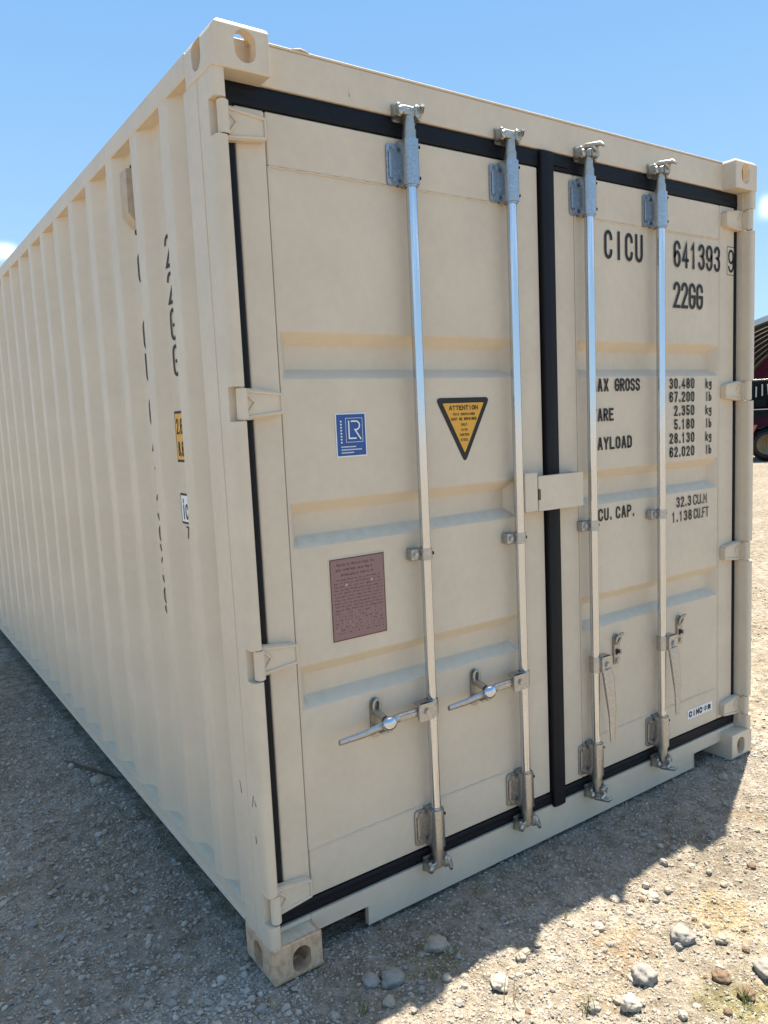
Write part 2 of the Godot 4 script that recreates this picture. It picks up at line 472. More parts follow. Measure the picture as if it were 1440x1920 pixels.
# ---------------------------------------------------------------- the container
func casting(parent: Node, right: bool, top: bool, back: bool, m: Material):
	# a hollow steel corner block with slotted holes in its outer faces
	var c = CSGCombiner3D.new()
	c.name = "corner_casting"
	var sx = -1.0 if right else 1.0
	var sy = -1.0 if top else 1.0
	var sz = 1.0 if back else -1.0
	c.position = Vector3(W if right else 0.0, H if top else 0.0, -L if back else 0.0)
	parent.add_child(c, true)
	var dim = Vector3(0.162, 0.118, 0.178)
	var rounded = func(w, h, rads):               # rectangle from the outer corner, radii at (0,0) (w,0) (w,h) (0,h)
		var pts = PackedVector2Array()
		var cs = [Vector2(0, 0), Vector2(w, 0), Vector2(w, h), Vector2(0, h)]
		for i in 4:
			var r = rads[i]
			var ctr = cs[i] + Vector2(r if cs[i].x == 0 else -r, r if cs[i].y == 0 else -r)
			for k in 7:
				var a = PI + PI / 2 * i + PI / 2 * k / 6.0
				pts.append(ctr + Vector2(cos(a), sin(a)) * r)
		return pts
	var poly = func(pts, kind, op, frame):
		var p = CSGPolygon3D.new()
		p.name = kind
		p.polygon = pts
		p.mode = CSGPolygon3D.MODE_DEPTH
		p.depth = 0.4
		p.operation = op
		p.material = m
		p.transform = frame
		c.add_child(p, true)
	var flip = func(pts, a, b):
		var out = PackedVector2Array()
		for q in pts:
			out.append(Vector2(q.x * a, q.y * b))
		if a * b < 0:
			out.reverse()
		return out
	# CSGPolygon pushes along -z from its plane
	var front = Transform3D(Basis(), Vector3(0, 0, 0.2 - 0.0))
	poly.call(flip.call(rounded.call(dim.x, dim.y, [0.044, 0.020, 0.004, 0.004] if top else [0.026, 0.008, 0.004, 0.004]), sx, sy), "block", CSGShape3D.OPERATION_UNION, front)
	var side = Transform3D(Basis(Vector3(0, 0, 1), Vector3(0, 1, 0), Vector3(-1, 0, 0)), Vector3(-0.2, 0, 0))  # its x is z, pushed along +x
	poly.call(flip.call(rounded.call(dim.z, dim.y, [0.020, 0.004, 0.004, 0.004]), sz, sy), "block", CSGShape3D.OPERATION_INTERSECTION, side)
	var plan = Transform3D(Basis(Vector3(1, 0, 0), Vector3(0, 0, 1), Vector3(0, -1, 0)), Vector3(0, -0.2, 0))   # its y is z, pushed along +y
	poly.call(flip.call(rounded.call(dim.x, dim.z, [0.012, 0.004, 0.004, 0.004]), sx, sz), "block", CSGShape3D.OPERATION_INTERSECTION, plan)
	var cav = CSGBox3D.new()
	cav.name = "hollow"
	cav.size = dim - Vector3(0.058, 0.054, 0.058)
	cav.position = Vector3(sx * dim.x / 2, sy * dim.y / 2, sz * dim.z / 2)
	cav.operation = CSGShape3D.OPERATION_SUBTRACTION
	cav.material = m
	c.add_child(cav, true)
	var slot = func(cx, cy, hw, hh):
		var pts = PackedVector2Array()
		for k in 24:
			var a = TAU * k / 24
			var q = Vector2(cos(a), sin(a)) * min(hw, hh)
			pts.append(Vector2(cx + q.x + (hw - min(hw, hh)) * signf(cos(a)), cy + q.y + (hh - min(hw, hh)) * signf(sin(a))))
		return pts
	var cut = func(pts, frame, d):
		var p = CSGPolygon3D.new()
		p.name = "slot"
		p.polygon = pts
		p.mode = CSGPolygon3D.MODE_DEPTH
		p.depth = d
		p.operation = CSGShape3D.OPERATION_SUBTRACTION
		p.material = m
		p.transform = frame
		c.add_child(p, true)
	cut.call(slot.call(sx * 0.093, sy * 0.058, 0.030, 0.040), Transform3D(Basis(), Vector3(0, 0, 0.05 if not back else 0.06)), 0.11)
	cut.call(slot.call(sz * 0.095, sy * 0.058, 0.030, 0.042), Transform3D(side.basis, Vector3(-0.05 if not right else -0.06, 0, 0)), 0.11)
	if top:
		cut.call(slot.call(sx * 0.084, sz * 0.086, 0.042, 0.058), Transform3D(plan.basis, Vector3(0, -0.06, 0)), 0.11)

func corrugation(pitch: float, from: float, to: float, depth: float, start: float) -> Array:
	# [along, depth] corners of the pressed wall; `start` is where an outer face begins
	var out = []
	var a = start + pitch
	while a > to - pitch:
		out.append([a, 0.0]); out.append([a - 0.070, 0.0])
		out.append([a - 0.130, depth]); out.append([a - 0.220, depth])
		a -= pitch
	var res = []
	for i in out.size() - 1:
		var p = out[i]
		var q = out[i + 1]
		if q[0] > from or p[0] < to:
			continue
		var pa = p
		var qa = q
		if p[0] > from:
			pa = [from, lerpf(p[1], q[1], (p[0] - from) / (p[0] - q[0]))]
		if q[0] < to:
			qa = [to, lerpf(p[1], q[1], (p[0] - to) / (p[0] - q[0]))]
		if res.is_empty():
			res.append(pa)
		res.append(qa)
	return res

# round the bends of a profile polyline
func soften(pts: PackedVector2Array, r: float) -> PackedVector2Array:
	var out = PackedVector2Array([pts[0]])
	for i in range(1, pts.size() - 1):
		var a = (pts[i - 1] - pts[i])
		var b = (pts[i + 1] - pts[i])
		var d = min(r, min(a.length(), b.length()) * 0.45)
		var p = pts[i] + a.normalized() * d
		var q = pts[i] + b.normalized() * d
		for k in 5:
			var t = k / 4.0
			out.append(p.lerp(pts[i], t).lerp(pts[i].lerp(q, t), t))
	out.append(pts[pts.size() - 1])
	return out

func wall_shape(prof: Array, x_out: float, sgn: float, y0: float, y1: float) -> Shape:
	var poly = PackedVector2Array()
	for p in prof:
		poly.append(Vector2(p[0], x_out + sgn * (0.004 + p[1])))
	poly = soften(poly, 0.008)
	var s = Shape.new()
	var nn = []
	for i in poly.size():
		var d = (poly[min(i + 1, poly.size() - 1)] - poly[max(i - 1, 0)]).normalized()
		var v = Vector3(d.x, 0, -d.y)              # across the line (dz, dx), on the outer side
		if v.x * sgn > 0:
			v = -v
		nn.append(v.normalized())
	# pressed sheet is never dead true: a millimetre or two of wander along and up the wall
	var rows = 14
	var at = func(q, k):
		var y = lerpf(y0, y1, float(k) / rows)
		return Vector3(q.y + sgn * 0.0035 * swell_n.get_noise_2d(q.x * 2.2 + 31.0 * sgn, y * 2.0) * sin(PI * k / rows), y, q.x)
	for i in poly.size() - 1:
		for k in rows:
			s.quad_n(at.call(poly[i], k), at.call(poly[i + 1], k), at.call(poly[i + 1], k + 1), at.call(poly[i], k + 1), nn[i], nn[i + 1], nn[i + 1], nn[i])
	return s

const RIBS := [[1.842, 1.806, 1.740, 1.712], [1.364, 1.328, 1.262, 1.234], [0.888, 0.852, 0.786, 0.758]]
const SKIN := -0.070
const FRAME := -0.0665
const PIT := 0.037

func door_panel(x0: float, x1: float, y0: float, y1: float) -> Shape:
	# pressed sheet: flat, with three trough-shaped recesses that end in slopes
	var xs = [x0]
	var ex0 = x0 + 0.006
	var ex1 = x1 - 0.006
	var steps = [-0.1, 0.0, 0.08, 0.16, 0.3, 0.5, 0.7, 0.84, 0.92, 1.0, 1.1]
	for t in steps:
		if ex0 + 0.030 * t > x0 + 0.001:
			xs.append(ex0 + 0.030 * t)
	for i in range(1, 12):
		xs.append(lerpf(ex0 + 0.033, ex1 - 0.033, i / 12.0))
	var rev = steps.duplicate()
	rev.reverse()
	for t in rev:
		if ex1 - 0.030 * t < x1 - 0.001:
			xs.append(ex1 - 0.030 * t)
	xs.append(x1)
	var ys = [y0]
	for k in [2, 1, 0]:
		var r = RIBS[k]
		for t in steps:
			ys.append(lerpf(r[3], r[2], t))
		for t in rev:
			ys.append(lerpf(r[0], r[1], t))
	ys.append(y1)
	var soft = func(t):
		t = clampf(t, -0.1, 1.1)
		return smoothstep(-0.06, 1.06, t) * 0.18 + clampf(t, 0, 1) * 0.82
	var hgt = func(x, y):
		var d = 0.0
		for r in RIBS:
			if y > r[3] - 0.01 and y < r[0] + 0.01:
				var t = min((y - r[3]) / (r[2] - r[3]), (r[0] - y) / (r[0] - r[1]))
				t = min(t, min((x - ex0) / 0.030, (ex1 - x) / 0.030))
				d = soft.call(t)
		# thin sheet is never quite flat
		var wave = 0.0024 * swell_n.get_noise_2d(x * 3.2, y * 3.2)
		return SKIN - PIT * d + wave * (1.0 - d)
	var s = Shape.new()
	var pos = []
	for j in ys.size():
		var r = []
		for i in xs.size():
			r.append(Vector3(xs[i], ys[j], hgt.call(xs[i], ys[j])))
		pos.append(r)
	var nrm = []
	for j in ys.size():
		var r = []
		for i in xs.size():
			var e = 0.0015
			var dx = (hgt.call(xs[i] + e, ys[j]) - hgt.call(xs[i] - e, ys[j])) / (2 * e)
			var dy = (hgt.call(xs[i], ys[j] + e) - hgt.call(xs[i], ys[j] - e)) / (2 * e)
			r.append(Vector3(-dx, -dy, 1).normalized())
		nrm.append(r)
	for j in ys.size() - 1:
		for i in xs.size() - 1:
			s.quad_n(pos[j][i], pos[j][i + 1], pos[j + 1][i + 1], pos[j + 1][i], nrm[j][i], nrm[j][i + 1], nrm[j + 1][i + 1], nrm[j + 1][i])
	return s

func bolt(s: Shape, at: Vector3, r := 0.009, out := 0.007):
	var pts = PackedVector2Array()
	for k in 6:
		pts.append(Vector2(cos(TAU * k / 6 + 0.3), sin(TAU * k / 6 + 0.3)) * r)
	s.prism(pts, 0, out, Transform3D(Basis(), at))
	s.cyl(at + Vector3(0, 0, -0.001), at + Vector3(0, 0, 0.0022), r * 1.45, 12)

func round_rect(x0: float, y0: float, x1: float, y1: float, r: float) -> PackedVector2Array:
	var pts = PackedVector2Array()
	for e in [[x1 - r, y1 - r, 0], [x0 + r, y1 - r, 1], [x0 + r, y0 + r, 2], [x1 - r, y0 + r, 3]]:
		for k in 5:
			var a = PI / 2 * (e[2] + k / 4.0)
			pts.append(Vector2(e[0] + r * cos(a), e[1] + r * sin(a)))
	return pts

func hinge(parent: Node, cy: float, right: bool):
	# barrel in the post's notch, and a blade with raised edges welded to the door
	var h = part("hinge", parent)
	var mx = func(x): return W - x if right else x
	var b = Shape.new()
	b.cyl(Vector3(mx.call(0.0300), cy - 0.041, -0.0190), Vector3(mx.call(0.0300), cy + 0.041, -0.0190), 0.0150, 18, 0.002)
	b.cyl(Vector3(mx.call(0.0300), cy - 0.046, -0.0190), Vector3(mx.call(0.0300), cy + 0.046, -0.0190), 0.007, 12)
	obj("barrel", b, M.paint, h)
	var s = Shape.new()
	var pts = PackedVector2Array([Vector2(0.036, cy - 0.040), Vector2(0.062, cy - 0.042), Vector2(0.158, cy - 0.030), Vector2(0.162, cy - 0.024), Vector2(0.162, cy + 0.022), Vector2(0.150, cy + 0.030), Vector2(0.062, cy + 0.042), Vector2(0.036, cy + 0.040)])
	var pm = PackedVector2Array()
	for p in pts:
		pm.append(Vector2(mx.call(p.x), p.y))
	s.prism(pm, -0.0655, -0.044)
	obj("blade", s, M.paint, h)
	var e = Shape.new()                            # stiffening rims and the V in the casting
	for q in [[0.040, 0.036, 0.158, 0.024], [0.040, -0.036, 0.158, -0.024], [0.158, -0.024, 0.158, 0.023], [0.046, 0.034, 0.078, 0.004], [0.078, 0.004, 0.050, -0.032]]:
		e.tube([Vector3(mx.call(q[0]), cy + q[1], -0.0430), Vector3(mx.call(q[2]), cy + q[3], -0.0430)], [0.0042, 0.0042], 8)
	obj("rim", e, M.paint, h)
	var k = Shape.new()
	k.box(Vector3(min(mx.call(0.026), mx.call(0.046)), cy - 0.034, -0.060), Vector3(max(mx.call(0.026), mx.call(0.046)), cy + 0.034, -0.022), 0.003)
	obj("knuckle", k, M.paint, h)

func make_door(box: Node, right: bool) -> Node3D:
	var d = part("door", box)
	var x0 = 0.0805
	var x1 = 1.192
	var px0 = 0.170
	var px1 = 1.066
	if right:
		x0 = W - 1.184; x1 = W - 0.062; px0 = W - 1.066; px1 = W - 0.170
	var y0 = 0.181
	var y1 = 2.417
	var s = Shape.new()
	s.box(Vector3(x0, y0, -0.112), Vector3(px0 + 0.001, y1, FRAME), 0.006)
	obj("stile", s, M.paint, d)
	s = Shape.new()
	s.box(Vector3(px1 - 0.001, y0, -0.112), Vector3(x1, y1, FRAME), 0.006)
	obj("stile", s, M.paint, d)
	s = Shape.new()
	s.box(Vector3(px0 + 0.0015, 2.276, -0.1118), Vector3(px1 - 0.0015, y1 - 0.0004, FRAME - 0.0008), 0.005)
	obj("rail", s, M.paint, d)
	s = Shape.new()
	s.box(Vector3(px0 + 0.0015, y0 + 0.0004, -0.1118), Vector3(px1 - 0.0015, 0.328, FRAME - 0.0008), 0.005)
	obj("rail", s, M.paint, d)
	s = Shape.new()                                # weld seams between sheet and frame
	for q in [[px0 + 0.004, 2.2755, px1 - 0.004, 2.2755], [px0 + 0.004, 0.3285, px1 - 0.004, 0.3285]]:
		var pts = []
		var rad = []
		for k in 60:
			var t = k / 59.0
			pts.append(Vector3(lerpf(q[0], q[2], t), lerpf(q[1], q[3], t) + 0.0012 * sin(k * 1.7), SKIN + 0.0006))
			rad.append(0.0028 + 0.0008 * sin(k * 2.9))
		s.tube(pts, rad, 6)
	for x in [px0 + 0.0022, px1 - 0.0022]:
		s.tube([Vector3(x, 0.33, SKIN + 0.0004), Vector3(x, 2.275, SKIN + 0.0004)], [0.0026, 0.0026], 6)
	obj("weld_seam", s, M.paint, d)
	obj("panel", door_panel(px0 + 0.002, px1 - 0.002, 0.328, 2.276), M.paint, d)
	s = Shape.new()                                # wooden-free inner face closes the door behind the troughs
	s.box(Vector3(px0 + 0.003, 0.33, -0.1112), Vector3(px1 - 0.003, 2.274, -0.1085), 0.0)
	obj("backing", s, M.paint, d)
	for k in [1, 2]:                               # dust on the lower troughs' upward slopes, its pale colour also painting in overhead light
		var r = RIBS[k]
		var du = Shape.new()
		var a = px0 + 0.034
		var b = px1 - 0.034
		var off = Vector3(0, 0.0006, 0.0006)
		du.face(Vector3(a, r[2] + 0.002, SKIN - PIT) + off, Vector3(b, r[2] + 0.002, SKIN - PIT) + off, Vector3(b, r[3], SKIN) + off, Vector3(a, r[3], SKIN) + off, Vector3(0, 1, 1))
		obj("brightened_dust", du, M.brightened_dust, d)
	for cy in [2.359, 1.645, 0.940, 0.228]:
		hinge(d, cy, right)
	# rubber: a ribbed strip pushed along each edge
	var prof = func(w): return soften(PackedVector2Array([Vector2(0, 0), Vector2(0, 0.006), Vector2(w * 0.22, 0.0085), Vector2(w * 0.40, 0.0078), Vector2(w * 0.52, 0.0072), Vector2(w * 0.72, 0.0080), Vector2(w, 0.005), Vector2(w, 0)]), 0.003)
	var gx0 = 0.046 if not right else 1.225
	var gx1 = 1.214 if not right else W - 0.046
	s = Shape.new()
	s.prism(prof.call(0.055), gx0, gx1, Transform3D(Basis(Vector3(0, 1, 0), Vector3(0, 0, 1), Vector3(1, 0, 0)), Vector3(0, 2.4185, -0.0725)))
	obj("gasket", s, M.rubber, d)
	s = Shape.new()
	s.prism(prof.call(0.044), gx0, gx1, Transform3D(Basis(Vector3(0, -1, 0), Vector3(0, 0, 1), Vector3(1, 0, 0)), Vector3(0, 0.1795, -0.0725)))
	obj("gasket", s, M.rubber, d)
	s = Shape.new()
	if right:
		s.prism(prof.call(0.017), 0.15, 2.45, Transform3D(Basis(Vector3(1, 0, 0), Vector3(0, 0, 1), Vector3(0, -1, 0)), Vector3(W - 0.0610, 2.6, -0.0725)))
	else:
		s.prism(prof.call(0.032), 0.15, 2.45, Transform3D(Basis(Vector3(-1, 0, 0), Vector3(0, 0, 1), Vector3(0, 1, 0)), Vector3(0.0795, 0, -0.0725)))
	obj("gasket", s, M.rubber, d)
	if right:                                      # overlapping strip down the middle, cut off square at the top
		s = Shape.new()
		var g = soften(PackedVector2Array([Vector2(1.196, -0.088), Vector2(1.194, -0.054), Vector2(1.197, -0.0495), Vector2(1.224, -0.0475), Vector2(1.254, -0.0505), Vector2(1.2565, -0.055), Vector2(1.256, -0.088)]), 0.004)
		s.prism(g, 0.128, 2.468, Transform3D(Basis(Vector3(1, 0, 0), Vector3(0, 0, 1), Vector3(0, 1, 0)), Vector3.ZERO))
		obj("gasket", s, M.rubber, d)
		s = Shape.new()
		s.prism(PackedVector2Array([Vector2(1.256, 2.468), Vector2(1.256, 2.430), Vector2(1.335, 2.430), Vector2(1.335, 2.444)]), -0.062, -0.056)
		obj("gasket", s, M.rubber, d)
	return d

func lock_rod(box: Node, x: float, closed: bool):
	var r = part("lock_rod", box)
	var zc = -0.031
	var s = Shape.new()
	s.cyl(Vector3(x, 0.20, zc), Vector3(x, 2.42, zc), 0.0168, 20)
	obj("tube", s, M.tube, r)
	for e in [1, -1]:                              # upper and lower bearing brackets, and the ends of the bar
		var yb = 2.337 if e == 1 else 0.262
		s = Shape.new()
		var prof = soften(PackedVector2Array([Vector2(-0.026, -0.0665), Vector2(-0.026, -0.026), Vector2(-0.018, -0.010), Vector2(0.0, -0.0055), Vector2(0.018, -0.010), Vector2(0.026, -0.026), Vector2(0.026, -0.0665)]), 0.006)
		s.prism(prof, -0.064, 0.064, Transform3D(Basis(Vector3(1, 0, 0), Vector3(0, 0, 1), Vector3(0, -1, 0)), Vector3(x, yb, 0)))
		s.cyl(Vector3(x, yb - 0.070, zc), Vector3(x, yb + 0.070, zc), 0.0215, 18, 0.002)
		obj("bracket", s, M.steel, r)
		s = Shape.new()
		s.prism(round_rect(x - 0.064, yb - 0.062, x - 0.024, yb + 0.058, 0.012), -0.0663, -0.0605)
		s.box(Vector3(x - 0.058, yb - 0.040, -0.0606), Vector3(x - 0.050, yb + 0.036, -0.0555), 0.002)
		for k in [-1, 1]:
			bolt(s, Vector3(x - 0.041, yb + 0.044 * k, -0.0605), 0.0075, 0.008)
		obj("flange", s, M.steel, r)
		for k in [-1, 1]:
			s = Shape.new()
			s.cyl(Vector3(x + 0.0225, yb + 0.044 * k, -0.017), Vector3(x + 0.0262, yb + 0.044 * k, -0.015), 0.0050, 10)
			obj("rivet_hole", s, M.dark_hole, r)
		var ye = 2.400 if e == 1 else 0.200
		s = Shape.new()
		s.tube([Vector3(x, ye, zc), Vector3(x, ye + e * 0.028, zc), Vector3(x, ye + e * 0.034, zc), Vector3(x, ye + e * 0.066, zc)], [0.0205, 0.0205, 0.0175, 0.0165], 18)
		var yk = ye + e * (0.080 if e == 1 else 0.066)
		# cam head: forked, hooked behind the keeper when shut, turned out when open
		var fr = Transform3D(Basis(Vector3.UP, 0.0 if closed else -1.15), Vector3(x, yk, zc))
		s.box(Vector3(-0.026, -0.014, -0.016), Vector3(0.026, 0.016, 0.012), 0.006, fr)
		s.box(Vector3(0.014, -0.018, -0.020), Vector3(0.036, 0.022, 0.018), 0.008, fr)
		s.box(Vector3(-0.036, -0.012, -0.012), Vector3(-0.014, 0.014, 0.014), 0.006, fr)
		s.tube([fr * Vector3(0.026, 0.0, 0.0), fr * Vector3(0.034, 0.006 * e, 0.020), fr * Vector3(0.026, 0.012 * e, 0.036)], [0.010, 0.010, 0.006], 10)
		if not closed:
			s.tube([fr * Vector3(-0.03, 0.012 * e, 0.004), fr * Vector3(0.0, 0.022 * e, 0.016), fr * Vector3(0.05, 0.020 * e, 0.020), fr * Vector3(0.062, 0.012 * e, 0.010)], [0.008, 0.010, 0.008, 0.004], 10)
		obj("cam", s, M.cast_steel, r)
		s = Shape.new()                            # keeper welded to header or sill
		s.prism(round_rect(x - 0.042, yk - 0.026, x + 0.042, yk + 0.026, 0.006), -0.061, -0.054)
		for k in [-1, 1]:
			s.box(Vector3(x + k * 0.036 - 0.008, yk - 0.020, -0.055), Vector3(x + k * 0.036 + 0.008, yk + 0.020, -0.022), 0.005)
			s.ball(Vector3(x + k * 0.036, yk + 0.004 * k, -0.020), Vector3(0.011, 0.014, 0.008), 10)
		obj("keeper", s, M.cast_steel, r)
	s = Shape.new()                                # guide clamp at half height
	s.cyl(Vector3(x, 1.147, zc), Vector3(x, 1.185, zc), 0.0205, 20, 0.002)
	s.box(Vector3(x - 0.050, 1.147, -0.0690), Vector3(x - 0.006, 1.185, -0.038), 0.004)
	bolt(s, Vector3(x - 0.034, 1.166, -0.038), 0.008, 0.006)
	obj("guide", s, M.steel, r)
	s = Shape.new()
	s.cyl(Vector3(x + 0.018, 1.166, zc + 0.002), Vector3(x + 0.027, 1.166, zc + 0.002), 0.006, 10)
	obj("bolt", s, M.dark_hole, r)
	if closed:
		var hy = 0.672
		s = Shape.new()
		s.prism(round_rect(x - 0.072, hy - 0.030, x - 0.008, hy + 0.026, 0.007), -0.012, -0.002)
		s.prism(round_rect(x - 0.066, hy + 0.016, x - 0.004, hy + 0.026, 0.004), -0.040, -0.004)
		s.cyl(Vector3(x, hy - 0.030, zc), Vector3(x, hy + 0.026, zc), 0.0215, 18, 0.002)
		bolt(s, Vector3(x - 0.041, hy, -0.002), 0.009, 0.006)
		obj("hub", s, M.steel, r)
		s = Shape.new()
		s.box(Vector3(x - 0.150, hy - 0.014, -0.024), Vector3(x - 0.055, hy + 0.014, -0.013), 0.004)
		s.box(Vector3(x - 0.140, hy - 0.005, -0.0132), Vector3(x - 0.072, hy + 0.005, -0.0105), 0.001)
		s.tube([Vector3(x - 0.14, hy, -0.019), Vector3(x - 0.185, hy - 0.002, -0.010), Vector3(x - 0.23, hy - 0.006, -0.006), Vector3(x - 0.29, hy - 0.008, 0.002), Vector3(x - 0.375, hy - 0.004, 0.014)], [0.014, 0.015, 0.013, 0.011, 0.009], 12, Vector2(1.0, 0.55))
		obj("handle", s, M.steel, r)
		s = Shape.new()
		s.prism(round_rect(x - 0.214, hy - 0.062, x - 0.178, hy + 0.066, 0.017), -0.0695, -0.062)
		bolt(s, Vector3(x - 0.196, hy - 0.044, -0.062), 0.010, 0.006)
		var loop = []
		var loop_r = []
		for k in 15:
			var an = deg_to_rad(lerpf(-70, 250, k / 14.0))
			loop.append(Vector3(x - 0.196 + cos(an) * 0.0125, hy + 0.042 + sin(an) * 0.020, -0.054))
			loop_r.append(0.0055)
		s.tube(loop, loop_r, 8)
		s.tube([Vector3(x - 0.198, hy + 0.024, -0.062), Vector3(x - 0.200, hy + 0.022, -0.036), Vector3(x - 0.198, hy + 0.014, -0.010)], [0.012, 0.011, 0.012], 12)
		s.box(Vector3(x - 0.212, hy - 0.034, -0.064), Vector3(x - 0.180, hy - 0.024, -0.010), 0.004)
		s.box(Vector3(x - 0.190, hy - 0.034, -0.014), Vector3(x - 0.172, hy - 0.014, -0.006), 0.003)
		obj("catch", s, M.cast_steel, r)
		s = Shape.new()
		s.ball(Vector3(x - 0.190, hy + 0.002, 0.004), Vector3(0.026, 0.023, 0.017), 18)
		obj("catch_cap", s, M.tube, r)
	else:
		var hy = 0.640
		s = Shape.new()
		s.prism(round_rect(x + 0.004, hy - 0.034, x + 0.062, hy + 0.026, 0.008), -0.010, 0.000)
		s.prism(round_rect(x + 0.006, hy + 0.018, x + 0.062, hy + 0.026, 0.003), -0.042, -0.002)
		s.cyl(Vector3(x, hy - 0.034, zc), Vector3(x, hy + 0.026, zc), 0.0215, 18, 0.002)
		bolt(s, Vector3(x + 0.034, hy - 0.006, 0.0), 0.010, 0.006)
		obj("hub", s, M.steel, r)
		s = Shape.new()
		s.tube([Vector3(x + 0.034, hy - 0.024, -0.006), Vector3(x + 0.038, hy - 0.060, 0.000), Vector3(x + 0.040, hy - 0.12, 0.006), Vector3(x + 0.044, hy - 0.185, 0.010), Vector3(x + 0.042, hy - 0.215, 0.012), Vector3(x + 0.038, hy - 0.300, 0.016), Vector3(x + 0.036, hy - 0.308, 0.016)], [0.024, 0.028, 0.026, 0.022, 0.017, 0.014, 0.005], 14, Vector2(1.0, 0.5))
		for k in 6:
			s.ball(Vector3(x + 0.040 + 0.003 * sin(k * 2.1), hy - 0.066 - k * 0.018, 0.010 + 0.001 * k), Vector3(0.006, 0.008, 0.004), 8)
		obj("handle", s, M.steel, r)
		s = Shape.new()
		var cx = x + 0.164
		s.prism(round_rect(cx - 0.017, hy - 0.048, cx + 0.017, hy + 0.074, 0.015), -0.0695, -0.060)
		bolt(s, Vector3(cx, hy - 0.032, -0.060), 0.009, 0.006)
		var ring = []
		var ring_r = []
		for k in 15:
			var an = deg_to_rad(lerpf(-70, 250, k / 14.0))
			ring.append(Vector3(cx + cos(an) * 0.0115, hy + 0.052 + sin(an) * 0.018, -0.055 + 0.006 * sin(an)))
			ring_r.append(0.0055)
		s.tube(ring, ring_r, 8)
		s.tube([Vector3(cx + 0.004, hy + 0.066, -0.052), Vector3(cx + 0.010, hy + 0.076, -0.046), Vector3(cx + 0.017, hy + 0.080, -0.040)], [0.008, 0.007, 0.004], 8)
		s.box(Vector3(cx + 0.004, hy - 0.004, -0.062), Vector3(cx + 0.015, hy + 0.012, -0.046), 0.003)
		obj("catch", s, M.cast_steel, r)
		s = Shape.new()
		s.box(Vector3(cx - 0.010, hy - 0.008, -0.0602), Vector3(cx + 0.003, hy + 0.016, -0.0590), 0.0)
		obj("catch_slot", s, M.dark_hole, r)

